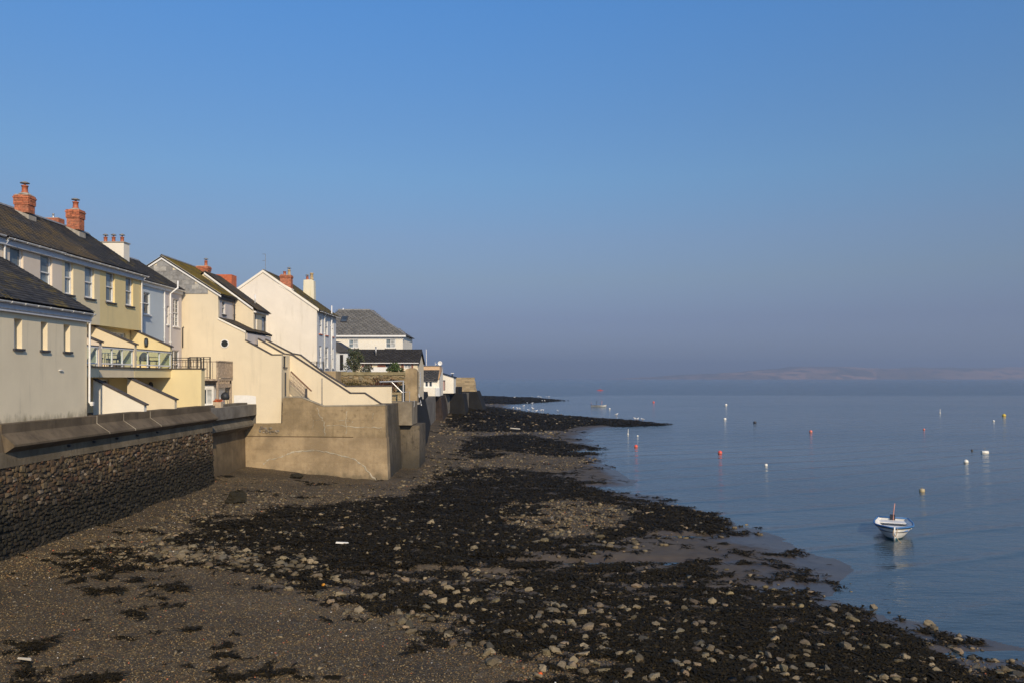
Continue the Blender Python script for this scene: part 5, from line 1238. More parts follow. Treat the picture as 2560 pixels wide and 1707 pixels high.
add_zone([(1000, 1090), (1150, 1060), (1400, 1080), (1500, 1150), (1200, 1210), (1000, 1220)], 1900, .10, .5, 3.0)
add_zone([(1090, 1020), (1200, 1000), (1500, 1050), (1400, 1085), (1100, 1090)], 1000, .18, .8, 3)
add_zone([(150, 1410), (540, 1225), (960, 1225), (1000, 1300), (600, 1390), (420, 1420)], 2800, .06, .34, 3.2)
add_zone([(300, 1400), (620, 1330), (1000, 1300), (1300, 1400), (1500, 1620), (900, 1520), (500, 1420)], 1600, .05, .3, 4)
add_zone([(340, 1375), (560, 1350), (780, 1400), (860, 1450), (560, 1425), (360, 1412)], 230, .16, .5, 1.6)
add_zone([(220, 1385), (560, 1250), (960, 1232), (980, 1300), (620, 1370), (400, 1400)], 420, .12, .36, 2.0)
add_zone([(380, 1330), (560, 1330), (800, 1390), (840, 1450), (600, 1420), (420, 1395)], 260, .12, .42, 1.7)
add_zone([(1600, 1400), (2150, 1460), (2500, 1600), (2560, 1640), (2200, 1560), (1600, 1460)], 90, .15, .4, 1.5)
add_zone([(1560, 1640), (2560, 1640), (2560, 1720), (1500, 1720)], 160, .08, .40, 2.6)
add_zone([(100, 1440), (800, 1480), (1300, 1680), (1000, 1707), (0, 1707), (0, 1450)], 130, .07, .2, 2)
for u, v, px in ((747, 1306, 24), (1078, 1316, 32), (1362, 1352, 32), (1190, 1428, 32), (1253, 1420, 30), (590, 1300, 20), (1500, 1340, 36), (1803, 1330, 24), (1640, 1570, 26), (1757, 1572, 28), (2113, 1608, 58), (2245, 1600, 32), (1935, 1610, 44), (1520, 1540, 30),
                 (1110, 1470, 34), (1000, 1455, 28), (770, 1440, 30), (690, 1395, 32), (1240, 1500, 34), (1350, 1535, 30), (1590, 1490, 26), (1790, 1520, 26), (2210, 1690, 30), (2310, 1680, 26), (1900, 1320, 26), (560, 1400, 26), (480, 1400, 22), (395, 1393, 26), (1715, 1545, 30), (2000, 1655, 22)):
    g = G(u, v, .3); STONES.append((g[0], g[1], px * g[1] / 2000))
SA_ = np.array(STONES); zz, we, sh, ss = ground(SA_[:, 0], SA_[:, 1])
keep = (ss > -.02) & free(SA_[:, 0], SA_[:, 1]); SA_ = SA_[keep]; zz, we, sh, ss = zz[keep], we[keep], sh[keep], ss[keep]
order = np.argsort(-SA_[:, 2] / SA_[:, 1]); SA_, zz, we, sh, ss = SA_[order], zz[order], we[order], sh[order], ss[order]
uu_, vv_ = project(SA_[:, 0], SA_[:, 1], zz); infr = (uu_ > 8) & (uu_ < 2552) & (vv_ < 1700)
NB = 290; picked = [i for i in range(len(SA_)) if infr[i]][:NB]; pset = set(picked)
bmeshes = []
for k in range(12):
    for tone in range(3):
        bm = boulder_mesh(500 + k + 40 * tone); me = bpy.data.meshes.new('boulder'); bm.to_mesh(me); bm.free()
        c = STC[(k + tone * 3) % len(STC)] * (1.0, .75, .42)[tone]
        at = me.attributes.new('col', 'FLOAT_COLOR', 'FACE'); at.data.foreach_set('color', np.tile(np.array([*c, 1], dtype=np.float32), len(me.polygons)))
        me.materials.append(M['beach_stone']); bmeshes.append(me)
ZONE = {'weed': ('lying in the black seaweed bed', 'stones in the seaweed'), 'shingle': ('lying loose on the brown shingle', 'stones on the shingle'), 'mud': ('lying bare on the wet mud', 'stones on the wet mud')}
LOOK = ('pale tan', 'mid brown', 'dark weed stained')
for i in picked:
    x, y, s = SA_[i]; mi = rng.randrange(len(bmeshes)); o = place('boulder', bmeshes[mi], (x, y, zz[i] + s * .10), None, (s * rng.uniform(.8, 1.25), s * rng.uniform(.8, 1.1), s * rng.uniform(.6, 1.05)), (rng.uniform(-.25, .25), rng.uniform(-.25, .25), rng.uniform(0, 6.3)))
    zn = 'weed' if we[i] > .35 else ('shingle' if sh[i] > .5 else 'mud'); sz = 'large' if s > .42 else ('fist sized' if s < .2 else 'head sized')
    if abs(uu_[i] - 2113) < 12 and abs(vv_[i] - 1608) < 12: tag(o, 'largest squarish tan boulder on the weed close to the water edge', 'stone', None, 'thing')
    else: tag(o, LOOK[mi % 3] + ' ' + sz + ' angular stone ' + ZONE[zn][0], 'stone', LOOK[mi % 3] + ' ' + sz + ' ' + ZONE[zn][1], 'thing')
def scatter_mesh(name, X, Y, Z, S, cols, templates, mat, sink=.15, zsc=(.7, 1.1)):
    VV, FF, CC = [], [], []; off = 0
    which = nrg.integers(0, len(templates), len(X)); ang = nrg.uniform(0, 6.283, len(X)); hz = nrg.uniform(*zsc, len(X)); tl = nrg.normal(0, .2, len(X))
    for k, (V, Fc) in enumerate(templates):
        m = np.nonzero(which == k)[0]
        if not len(m): continue
        ca, sa = np.cos(ang[m])[:, None], np.sin(ang[m])[:, None]
        vx = V[None, :, 0]; vy = V[None, :, 1]; vz_ = V[None, :, 2] + V[None, :, 0] * tl[m][:, None]
        px = (vx * ca - vy * sa) * S[m][:, None] + X[m][:, None]; py = (vx * sa + vy * ca) * S[m][:, None] + Y[m][:, None]
        pz = vz_ * S[m][:, None] * hz[m][:, None] + (Z[m] + S[m] * sink)[:, None]
        VV.append(np.stack([px, py, pz], -1).reshape(-1, 3)); n = len(V)
        FF.append((Fc[None] + (np.arange(len(m)) * n)[:, None, None] + off).reshape(-1, 3)); off += n * len(m)
        CC.append(np.repeat(cols[m], len(Fc), axis=0))
    return bulk(name, np.concatenate(VV), np.concatenate(FF), np.concatenate(CC), mat)
rest = np.array([i for i in range(len(SA_)) if i not in pset])
rc = STC[nrg.integers(0, len(STC), len(rest))] * nrg.uniform(.6, 1.15, (len(rest), 1)); dk = nrg.random(len(rest)) < .15 + .35 * we[rest]; rc[dk] *= .2; rc *= .88
o = scatter_mesh('scattered_stones', SA_[rest, 0], SA_[rest, 1], zz[rest], SA_[rest, 2], rc, [hull_stone(60 + k, 10, .52) for k in range(14)], M['beach_stone'], sink=.06)
tag(o, 'smaller tan stones strewn over weed, shingle and mud', 'stones', None, 'stuff')
# shingle: small pebbles, close set where the beach is gravel
def pebbles(poly, n, lo, hi, pw=2.0, need=.35):
    x, y = scatter(poly, n); z, w, s_, t_ = ground(x, y); k = (s_ > need * nrg.random(len(x))) & (nrg.random(len(x)) > w * .8) & (t_ > .01); s = lo + (hi - lo) * nrg.random(len(x)) ** pw
    return x[k], y[k], z[k], s[k]
pp = [pebbles([(0, 1420), (500, 1390), (900, 1480), (1500, 1640), (1700, 1720), (0, 1720)], 26000, .025, .085, 2.6),
      pebbles([(0, 1390), (540, 1190), (965, 1210), (1150, 1060), (1200, 1100), (1010, 1260), (600, 1400), (0, 1460)], 15000, .04, .14, 2.6),
      pebbles([(560, 1330), (1000, 1300), (1700, 1470), (2560, 1680), (2560, 1720), (1400, 1720), (600, 1430)], 9000, .04, .12, 2.2, -1),
      pebbles([(1180, 1110), (1480, 1130), (1560, 1310), (1300, 1340), (1150, 1200)], 5000, .07, .18, 2.2)]
x, y, z, s = (np.concatenate([p[i] for p in pp]) for i in range(4))
pal = np.array([(.20, .165, .115), (.15, .12, .085), (.25, .20, .14), (.11, .09, .065), (.19, .13, .085), (.23, .21, .175), (.09, .08, .065), (.30, .26, .20)])
pal = pal * np.array([1.08, .93, .64])
pc = pal[nrg.integers(0, len(pal), len(x))] * nrg.uniform(.65, 1.15, (len(x), 1)) * .9; wht = nrg.random(len(x)) < .006; pc[wht] = (.62, .57, .5); red = nrg.random(len(x)) < .008; pc[red] = (.42, .13, .06)
o = scatter_mesh('shingle', x, y, z, s, pc, [hull_stone(200 + k, 7, .6) for k in range(10)], M['pebble']); tag(o, 'fine mixed shingle covering the upper beach', 'shingle', None, 'stuff')
# seaweed fronds
def fronds():
    X, Y = [], []
    for (poly, val), n in zip(WEED, (5000, 14000, 15000, 5000, 15000, 4000, 3000, 800, 1500, 1300, 1300, 900, 900, 500)):
        x, y = scatter(poly, n); X.append(x); Y.append(y)
    x, y = np.concatenate(X), np.concatenate(Y); z, w, s_, t_ = ground(x, y); k = (w > .25) & (t_ > -.02); x, y, z = x[k], y[k], z[k]
    size = .055 + .0028 * y; n = len(x); VV, FF = [], []
    tot = 0
    for q in range(5):
        a = nrg.uniform(0, 6.283, n); L_ = size * (nrg.uniform(.6, 1.5, n) if q < 4 else nrg.uniform(1.8, 4.5, n)); wd = L_ * (nrg.uniform(.14, .34, n) if q < 4 else nrg.uniform(.05, .10, n)); ox, oy = nrg.normal(0, .5, n) * size, nrg.normal(0, .5, n) * size
        dx, dy = np.cos(a), np.sin(a); h0 = nrg.uniform(.0, .03, n); h1 = nrg.uniform(.01, .06, n) * (1 + y * .012); h2 = nrg.uniform(-.01, .04, n)
        bx_, by_ = x + ox, y + oy
        P0 = np.stack([bx_ - dy * wd * .5, by_ + dx * wd * .5, z + h0], -1); P1 = np.stack([bx_ + dy * wd * .5, by_ - dx * wd * .5, z + h0], -1)
        mx, my = bx_ + dx * L_ * .5, by_ + dy * L_ * .5; P2 = np.stack([mx + dy * wd, my - dx * wd, z + h1], -1); P3 = np.stack([mx - dy * wd, my + dx * wd, z + h1 * nrg.uniform(.6, 1.2, n)], -1)
        P4 = np.stack([bx_ + dx * L_, by_ + dy * L_, z + h2], -1)
        VV.append(np.stack([P0, P1, P2, P3, P4], 1).reshape(-1, 3)); b = (np.arange(n) * 5 + tot)[:, None]
        FF.append(np.concatenate([b + np.array([[0, 1, 2]]), b + np.array([[0, 2, 3]]), b + np.array([[3, 2, 4]])], 0)); tot += n * 5
    Fc = np.concatenate(FF); c = np.repeat(nrg.uniform(.5, 1.5, (len(Fc) // 3, 1)), 3, 0) * np.array([(.018, .0135, .0058)]); ol = np.repeat(nrg.random((len(Fc) // 3, 1)) < .10, 3, 0)[:, 0]; c[ol] *= np.array([2.6, 2.3, 1.8])
    m = plain('bladderwrack', (1, 1, 1), .75, .1, attr=True, spec=.12)
    o = bulk('seaweed', np.concatenate(VV), Fc, c, m); tag(o, 'black bladderwrack seaweed fronds carpeting the lower beach', 'seaweed', None, 'stuff')
fronds()
def weed_rock(label, u, v, w, h, d):
    x, y, _ = G(u, v, .9); zg = float(ground([x], [y])[0][0]); x, y, _ = G(u, v, zg); bm = boulder_mesh(900 + u); bmesh.ops.subdivide_edges(bm, edges=bm.edges[:], cuts=2, use_grid_fill=True)
    r = np.random.default_rng(u)
    for q in bm.verts: q.co += q.normal * float(r.normal(0, .012))
    t = thing('weedy_rock', label, 'rock', (x, y, zg)); me = bpy.data.meshes.new('rock'); bm.to_mesh(me); bm.free()
    me.attributes.new('col', 'FLOAT_COLOR', 'FACE').data.foreach_set('color', np.tile(np.array([.022, .018, .009, 1], dtype=np.float32), len(me.polygons)))
    me.materials.append(M['pebble']); o = bpy.data.objects.new('rock', me); COL.objects.link(o); o.parent = t; o.location = (0, d * .3, h * .38); o.scale = (w, d, h * 1.7)
weed_rock('large rounded rock coated in dark olive weed near the quay wall foot', 582, 1258, 1.45, .75, 1.2)
weed_rock('low flat weed coated rock at the foot of the tan bastion', 737, 1196, 1.4, .42, 1.0)
# beach litter
def scrap(label, u, v, col, sx_, sy_, sz_, rz):
    x, y, _ = G(u, v, .2); zg = float(ground([x], [y])[0][0]); x, y, _ = G(u, v, zg); mb = MB(); a, b_, c = sx_ / 2, sy_ / 2, sz_
    mb.add([(-a, -b_, 0), (a, -b_ * .8, 0), (a * .9, b_, 0), (-a, b_ * .9, 0), (-a * .9, -b_ * .8, c), (a * .92, -b_ * .7, c * .8), (a * .8, b_ * .8, c), (-a * .9, b_ * .8, c * .7)], [(0, 3, 2, 1), (4, 5, 6, 7), (0, 1, 5, 4), (1, 2, 6, 5), (2, 3, 7, 6), (3, 0, 4, 7)])
    o = mb.build('litter', plain('litter_' + str(u), col, .6, .05)); o.location = (x, y, zg + .04); o.rotation_euler = (.1, .1, rz); tag(o, label, 'litter', None, 'thing')
scrap('short white plank washed up on black seaweed', 856, 1360, (.75, .72, .66), .52, .09, .06, .1)
scrap('bright orange plastic scrap on the shingle edge', 1350, 1690, (.7, .12, .02), .09, .07, .06, .5)
scrap('yellow orange plastic scrap lying in seaweed', 808, 1466, (.7, .3, .03), .10, .07, .07, .9)
scrap('pale weathered plank lying on the far shingle', 1288, 1072, (.45, .42, .36), 1.4, .2, .12, .05)
scrap('long pale driftwood stick lying on grey shingle', 62, 1652, (.5, .45, .36), .32, .05, .04, -.1)

# ------------------------------------------------------------------ moored dinghy
def dinghy(loc, heading, label, L_=3.4, beam=1.58, detail=True, scale=1.0, simple_cols=None):
    t = thing('dinghy', label, 'boat', loc); ns = 15
    st = np.linspace(0, 1, ns)                       # 0 = transom, 1 = stem
    def half(s): return beam / 2 * (1 - max(0, (s - .45) / .55) ** 3.2) * (.80 + .20 * min(1, s / .35))
    def sheer(s): return .44 + .14 * s ** 2 + .03 * (1 - s) ** 2
    def keel(s): return -.14 + .07 * max(0, (s - .7) / .3) ** 2 * 2
    cols_ = ('hull_white', 'hull_black', 'hull_white', 'teal')
    if 'hull_white' not in M:
        M['hull_white'] = plain('hull_white', (.76, .74, .69), .4, .06); M['hull_black'] = plain('hull_black', (.02, .022, .03), .4, .1); M['teal'] = plain('teal', (.03, .16, .19), .6, .2); M['gunwale_blue'] = plain('gunwale_blue', (.05, .16, .36), .45, .1)
        M['inside_blue'] = plain('inside_blue', (.10, .22, .50), .6, .1); M['rope'] = plain('rope', (.45, .33, .2), .9, .2); M['mast_pink'] = plain('mast_pink', (.55, .26, .2), .6, .1)
    def sect(s, f):                                  # f 0 keel .. 1 sheer
        w = half(s); z0, z1 = keel(s), sheer(s); ff = f ** .55 if s < .75 else f ** (.55 + .5 * (s - .75) / .25)
        flare = ff * (1 - .0 * s); rake = .16 * s ** 8 * f
        return (s * L_ + rake, w * flare, z0 + (z1 - z0) * f)
    fl = [0, .12, .26, .40, .52, .64, .70, .82, .94, 1]
    band = lambda k: 'teal' if k < 2 else ('hull_black' if k == 5 else 'hull_white')
    groups = {}
    for k in range(len(fl) - 1):
        mb = groups.setdefault(band(k), MB())
        for i in range(ns - 1):
            for sg in (1, -1):
                q = [sect(st[i], fl[k]), sect(st[i + 1], fl[k]), sect(st[i + 1], fl[k + 1]), sect(st[i], fl[k + 1])]; mb.quad(*[(x, sg * y, z) for x, y, z in (q if sg > 0 else q[::-1])])
    tr = groups['hull_white']
    tr.poly([(x, y, z) for x, y, z in [sect(0, f) for f in fl]] + [(x, -y, z) for x, y, z in [sect(0, f) for f in fl[::-1]]])
    Rz = Matrix.Rotation(heading, 4, 'Z')
    def put(mb, name, mat, smooth=False):
        mb.v = [tuple(Rz @ (Vector(v) * scale - Vector((L_ * scale / 2, 0, 0))) + Vector(loc)) for v in mb.v]; return mb.build(name, M[mat], t, smooth)
    hull = None
    for nm, mname in (('hull', 'hull_white'), ('rubbing_stripe', 'hull_black'), ('antifouling', 'teal')):
        if mname in groups: put(groups[mname], nm, mname, True)
    g = MB()
    for sg in (1, -1): g.tube([(sect(s, 1)[0], sg * (sect(s, 1)[1] + .01), sect(s, 1)[2] + .012) for s in st], .038, 8)
    g.tube([(0, -half(0), sheer(0) + .012), (0, half(0), sheer(0) + .012)], .038, 8); put(g, 'gunwale', 'gunwale_blue', True)
    b = MB()
    for sg in (1, -1): b.tube([(sect(s, .94)[0], sg * (sect(s, .94)[1] + .012), sect(s, .94)[2]) for s in st], .024, 6)
    put(b, 'rubbing_strake', 'hull_black', True)
    ins = MB()
    fi = [.25, .5, .75, .98]
    for k in range(3):
        for i in range(ns - 2):
            for sg in (1, -1):
                q = [sect(st[i], fi[k]), sect(st[i + 1], fi[k]), sect(st[i + 1], fi[k + 1]), sect(st[i], fi[k + 1])]; ins.quad(*[(x, sg * max(y - .035, 0), z + .03) for x, y, z in q])
    put(ins, 'inner_hull', 'hull_white', True)
    fb = MB(); pts = [(sect(s, .3)[0], max(sect(s, .3)[1] - .03, .01), .06) for s in st[:-1]]; fb.poly([(x, y, z) for x, y, z in pts] + [(x, -y, z) for x, y, z in pts[::-1]]); put(fb, 'floor', 'inside_blue')
    def thwart(s0, s1, z, nm, mat):
        w0, w1 = half(s0) - .05, half(s1) - .05; m_ = MB(); m_.prism([(s0 * L_, -w0), (s1 * L_, -w1), (s1 * L_, w1), (s0 * L_, w0)], 'z', z, z + .045); put(m_, nm, mat)
    thwart(.02, .22, .33, 'stern_bench', 'hull_white'); thwart(.48, .56, .33, 'thwart', 'hull_white'); thwart(.80, .93, .36, 'bow_seat', 'inside_blue')
    pl = MB(); pl.tube([(.05, .02, .3), (.03, .04, .75), (-.02, .09, 1.15)], [.03, .025, .018], 8); put(pl, 'pole', 'mast_pink', True)
    ob = MB(); ob.box(-.12, .06, -.12, .10, .36, .62); ob.box(-.10, -.02, -.05, .03, -.1, .36); put(ob, 'outboard_bracket', 'hull_black')
    stem = MB(); stem.tube([(L_ - .02, 0, keel(1)), (L_ + .06, 0, .2), (L_ + .17, 0, sheer(1) + .05)], .035, 8); put(stem, 'stem_post', 'hull_white', True)
    rp = MB(); rp.tube([(L_ + .12, .0, .56), (L_ + .2, -.05, .45), (L_ + .21, -.06, .30), (L_ + .16, .02, .22), (L_ + .20, .08, .32), (L_ + .15, .10, .5), (L_ + .05, .12, .57)], .016, 6); rp.tube([(L_ + .18, .03, .3), (L_ + .22, .15, .1), (L_ + .26, .3, -.05)], .014, 6); put(rp, 'mooring_rope', 'rope', True)
    return t
bx0, by0, _ = G(2236, 1352)
hd = math.atan2(-by0, -bx0 + .9)
cxb = (bx0 - math.cos(hd) * 1.7, by0 - math.sin(hd) * 1.7, .0)
dinghy(cxb, hd, 'white dinghy with blue gunwale and pole at the stern floating close inshore')
x, y, _ = G(1496, 1016); dinghy((x, y, 0), R(-20), 'small distant white boat with two upright poles moored beyond the weed spit', 3.6, 1.5)
bt = [o for o in COL.objects if o.get('label', '').startswith('small distant white boat')][0]
for d in (-.5, .8): MB().tube([(x + d, y, .3), (x + d + .1, y, 1.5)], .05, 6).build('pole', M['mast_pink'] if d > 0 else M['hull_black'], bt)
x, y, _ = G(1500, 975.5)
ky = thing('kayak', 'red kayak far out on the open water', 'kayak', (x, y, 0)); mb = MB(); n = 11
prof = [(-2.0 + 4.0 * k / (n - 1), .34 * math.sin(math.pi * k / (n - 1)) ** .6 + .005) for k in range(n)]
for (xa, ra), (xb, rb) in zip(prof, prof[1:]):
    ring = lambda X_, r_: [(x + X_, y + r_ * math.cos(t_), .12 + (.3 + .1 * abs(X_) / 2) * r_ * 2 * math.sin(t_)) for t_ in np.linspace(0, 2 * math.pi, 9)[:-1]]
    a, b_ = ring(xa, ra), ring(xb, rb)
    for k in range(8): mb.quad(a[k], a[(k + 1) % 8], b_[(k + 1) % 8], b_[k])
mb.build('hull', plain('kayak_red', (.65, .07, .04), .4, .05), ky, True); MB().lathe([(.02, .1), (.28, .12), (.26, .5), (.12, .72), (.13, .95), (.02, 1.08)], (x + .1, y, .1), 10).build('paddler_torso', plain('paddler_red', (.55, .10, .06), .7, .1), ky, True)
MB().tube([(x - .9, y - .2, .9), (x + 1.1, y - .2, .55)], .03, 6).build('paddle', M['hull_black'], ky)

# ------------------------------------------------------------------ buoys
for nm, c in (('buoy_red', (.75, .09, .06)), ('buoy_white', (.78, .75, .66)), ('buoy_tan', (.45, .36, .20)), ('buoy_yellow', (.75, .52, .04)), ('buoy_black', (.012, .012, .02)), ('buoy_pink', (.65, .16, .12))): M[nm] = plain(nm, c, .45, .12, scale=3)
def buoy(u, v, px, mat, label, shape='ball', group=None):
    x, y, _ = G(u, v); r = px * y / 2000 / 2 * .88; t = thing('mooring_buoy', label, 'buoy', (x, y, 0), group)
    if shape == 'drum':
        m_ = MB(); m_.tube([(x - r, y, r * .25), (x + r, y, r * .25)], r * .55, 14); m_.build('float', M[mat], t, True); MB().tube([(x - r * 1.02, y, r * .25), (x - r * .9, y, r * .25)], r * .58, 14).build('rim', M[mat], t)
    elif shape == 'can':
        MB().lathe([(r * .2, -r * .6), (r * .9, -r * .5), (r, 0), (r, r * .9), (r * .8, r * 1.1), (r * .2, r * 1.15)], (x, y, 0), 16).build('float', M[mat], t, True)
    elif shape == 'pole':
        MB().lathe([(r * .2, -r), (r, 0), (r * .9, r), (r * .2, r * 1.3)], (x, y, 0), 12).build('float', M[mat], t, True); MB().tube([(x, y, 0), (x + r * .3, y, r * 6)], r * .35, 6).build('pole', M['buoy_white'], t)
    else:
        MB().lathe([(r * math.sin(a), r * .45 - r * math.cos(a)) for a in np.linspace(.12, math.pi - .12, 11)], (x, y, 0), 18).build('float', M[mat], t, True)
    tr = bpy.data.meshes.get('buoy_ring')
    m_ = MB(); m_.tube([(x + r * .22 * math.cos(a), y, r * 1.45 + r * .22 * math.sin(a)) for a in np.linspace(0, 2 * math.pi, 11)], r * .07, 5); m_.build('ring', M['lead'], t)
    if shape == 'ball': MB().lathe([(r * .985, -.06 * r), (r * 1.03, 0), (r * 1.0, .08 * r)], (x, y, r * .25), 18).build('weed_line', M['buoy_tan'] if mat != 'buoy_tan' else M['buoy_black'], t, True)
for a in ((1800, 1133, 12, 'buoy_red', 'bright red ball buoy floating well inshore of the pale can buoy'), (1915, 1163, 9, 'buoy_white', 'small pale can buoy with weedy base between red ball and dinghy', 'can'), (2305, 1228, 15, 'buoy_tan', 'tan weedy can buoy just beyond the blue gunwaled dinghy', 'can'),
          (2415, 1156, 13, 'buoy_white', 'white ball buoy beside the white drum float'), (2462, 1132, 18, 'buoy_white', 'white horizontal drum float on calm water', 'drum'), (2430, 1126, 6, 'buoy_black', 'tiny dark buoy next to the white drum float'),
          (2510, 1040, 10, 'buoy_yellow', 'yellow ball buoy far out on the open water'), (2484, 1053, 6, 'buoy_white', 'small white ball buoy close to the yellow buoy'), (1812, 1048, 8, 'buoy_white', 'white can buoy near the floating black box buoy', 'can'), (1887, 1057, 9, 'buoy_black', 'black can buoy in the middle of the channel', 'can'),
          (1815, 1013, 7, 'buoy_white', 'faint white ball buoy farther out than the white can buoy'), (2027, 1080, 9, 'buoy_pink', 'pinkish red ball buoy alone in mid channel'), (2310, 1074, 6, 'buoy_pink', 'tiny reddish ball buoy out beyond the white drum'), (1590, 1117, 10, 'buoy_red', 'red ball buoy lying in the shallows by the weed spit'),
          (1634, 1006, 6, 'buoy_red', 'tiny red ball buoy beyond the distant white boat'), (1570, 1085, 5, 'buoy_white', 'slim white pole buoy just below the weed spit', 'pole'), (1594, 1090, 5, 'buoy_white', 'tiny white ball buoy beside the pole buoy'), (1524, 1022, 5, 'buoy_white', 'tiny white ball buoy trailing the distant white boat'), (2350, 1032, 4, 'buoy_white', 'very faint white speck of a buoy far out', 'pole')):
    buoy(*a)

# ------------------------------------------------------------------ gulls
M['gull_white'] = plain('gull_white', (.8, .79, .76), .8, .04); M['gull_grey'] = plain('gull_grey', (.35, .36, .38), .8, .05); M['gull_leg'] = plain('gull_leg', (.5, .25, .08), .7, .05)
def gull_parts():
    body = MB(); pr = [(-.30, .015), (-.2, .05), (-.08, .095), (.06, .105), (.15, .085), (.2, .06), (.24, .055), (.29, .05), (.33, .02)]
    zc = [.20, .2, .2, .205, .23, .28, .32, .335, .33]
    rings = [[(x, r_ * math.cos(t), z + r_ * math.sin(t)) for t in np.linspace(0, 2 * math.pi, 9)[:-1]] for (x, r_), z in zip(pr, zc)]
    for a, b_ in zip(rings, rings[1:]):
        for k in range(8): body.quad(a[k], a[(k + 1) % 8], b_[(k + 1) % 8], b_[k])
    wing = MB()
    for sg in (1, -1): wing.add([(.10, sg * .105, .26), (-.05, sg * .115, .28), (-.36, sg * .03, .235), (-.1, sg * .11, .17), (.08, sg * .11, .18)], [(0, 1, 2, 3, 4)])
    leg = MB(); leg.tube([(0, .04, .12), (0, .04, 0)], .01, 5); leg.tube([(.02, -.04, .12), (.02, -.04, 0)], .01, 5)
    bill = MB(); bill.tube([(.32, 0, .33), (.385, 0, .315)], [.018, .004], 6)
    return [('body', body, 'gull_white'), ('wings', wing, 'gull_grey'), ('legs', leg, 'gull_leg'), ('bill', bill, 'gull_leg')]
gp = []
for nm, mb, mt in gull_parts():
    me = mb.mesh(nm, smooth=True); me.materials.append(M[mt]); gp.append((nm, me))
GL = [('white gull standing on the dark outer rock point', 'gulls on the outer rock point', [(1330, 992), (1345, 991), (1352, 993), (1366, 992), (1372, 992), (1356, 1003), (1362, 1003), (1286, 994)]),
      ('white gull standing along the tide edge before the weed spit', 'gulls along the tide edge', [(1283, 1021), (1294, 1022), (1300, 1023), (1309, 1016), (1318, 1009), (1331, 1021), (1333, 1023), (1352, 1027), (1358, 1028), (1395, 1029), (1330, 1009), (1322, 1027), (1340, 1029)]),
      ('white gull standing on the tip ridge of the black weed spit', 'gulls on the weed spit', [(1588, 1049), (1594, 1050), (1607, 1051), (1541, 1038)])]
for lab, grp, pts in GL:
    for u, v in pts:
        x, y, _ = G(u, v, .2); zg = max(float(ground([x], [y])[0][0]), -.05); x, y, _ = G(u, v, zg)
        t = thing('gull', lab, 'gull', (x, y, zg - .01), grp); t.rotation_euler.z = rng.uniform(0, 6.28); t.scale = (1.25,) * 3
        for nm, me in gp: o = bpy.data.objects.new(nm, me); COL.objects.link(o); o.parent = t

# ------------------------------------------------------------------ plants
def leaves(n, centre, rad, size, cols, mat, name, parent, kind='stuff', up=0.0, shell=.55):
    p = nrg.normal(size=(n, 3)); p /= np.linalg.norm(p, axis=1)[:, None]; p *= (shell + (1 - shell) * nrg.random((n, 1))) ; p[:, 0] += .25 * np.sin(p[:, 2] * 5); p = p * np.array(rad) * (1 + .25 * np.sin(p[:, [0]] * 9 + p[:, [2]] * 7)) + np.array(centre)
    d = nrg.normal(size=(n, 3)); d[:, 2] += up; d /= np.linalg.norm(d, axis=1)[:, None]; e = np.cross(d, nrg.normal(size=(n, 3))); e /= np.linalg.norm(e, axis=1)[:, None]
    s = size * nrg.uniform(.6, 1.4, (n, 1)); V = np.stack([p, p + d * s * .5 + e * s * .28, p + d * s, p + d * s * .5 - e * s * .28], 1).reshape(-1, 3)
    Fc = np.arange(n * 4).reshape(-1, 4); c = np.array(cols)[nrg.integers(0, len(cols), n)] * nrg.uniform(.7, 1.3, (n, 1)); return bulk(name, V, Fc, c, mat, parent, kind)
M['leaf'] = plain('leaf', (1, 1, 1), .6, .1, attr=True); M['bark'] = plain('bark', (.10, .08, .06), .9, .2)
def bush(label, u, v, Y, w, h, n, size, cols, cat='shrub', name='shrub'):
    x, y, z = P(u, v, Y); t = thing(name, label, cat, (x, y, z))
    for k in range(5):
        a = rng.uniform(0, 6.28); MB().tube([(x, y, z - .1), (x + w * .2 * math.cos(a), y + w * .2 * math.sin(a), z + h * .4), (x + w * .35 * math.cos(a), y + w * .35 * math.sin(a), z + h * .8)], [.05, .03, .015], 6).build('stem', M['bark'], t)
    leaves(n, (x, y, z + h * .5), (w * .5, w * .45, h * .52), size, cols, M['leaf'], 'foliage', t); return t
GRN = [(.05, .07, .03), (.035, .05, .02), (.08, .09, .04), (.11, .10, .05)]
bush('grey green bushy shrub with pale flowers beside the porch', 886, 932, 70, 1.55, 2.1, 2600, .13, GRN); bush('smaller twiggy shrub hanging over the garden wall', 918, 934, 68, .9, .8, 900, .1, GRN + [(.3, .28, .25)])
bush('leafy bright green shrub in front of the timber panels', 985, 933, 72, 1.0, .95, 1100, .14, [(.06, .10, .02), (.09, .13, .03), (.04, .07, .02)])
pm = thing('palm_plant', 'spiky green palm plant beside the bright green shrub', 'plant', P(1001, 934, 71.5)); px_, py_, pz_ = P(1001, 934, 71.5)
for k in range(22):
    a = rng.uniform(0, 6.28); b_ = rng.uniform(.2, 1.2); l = rng.uniform(.45, .75); d = Vector((math.cos(a) * math.cos(b_), math.sin(a) * math.cos(b_), math.sin(b_))); s = Vector((-math.sin(a), math.cos(a), 0)) * .03
    c0 = Vector((px_, py_, pz_ + .2)); m_ = MB(); m_.cur = (.06, .11, .03); m_.add([c0 - s, c0 + s, c0 + d * l * .6 + s * 1.3, c0 + d * l + Vector((0, 0, -.12)), c0 + d * l * .6 - s * 1.3], [(0, 1, 2, 3, 4)]); m_.build('frond', M['leaf'], pm)
MB().tube([(px_, py_, pz_ - .1), (px_, py_, pz_ + .22)], .05, 8).build('trunk', M['bark'], pm)
cr = thing('creeper', 'dark red creeper spreading over the rubble garden wall', 'plant', P(960, 985, 63.8)); xx, yy, z_ = P(960, 965, 63.85)
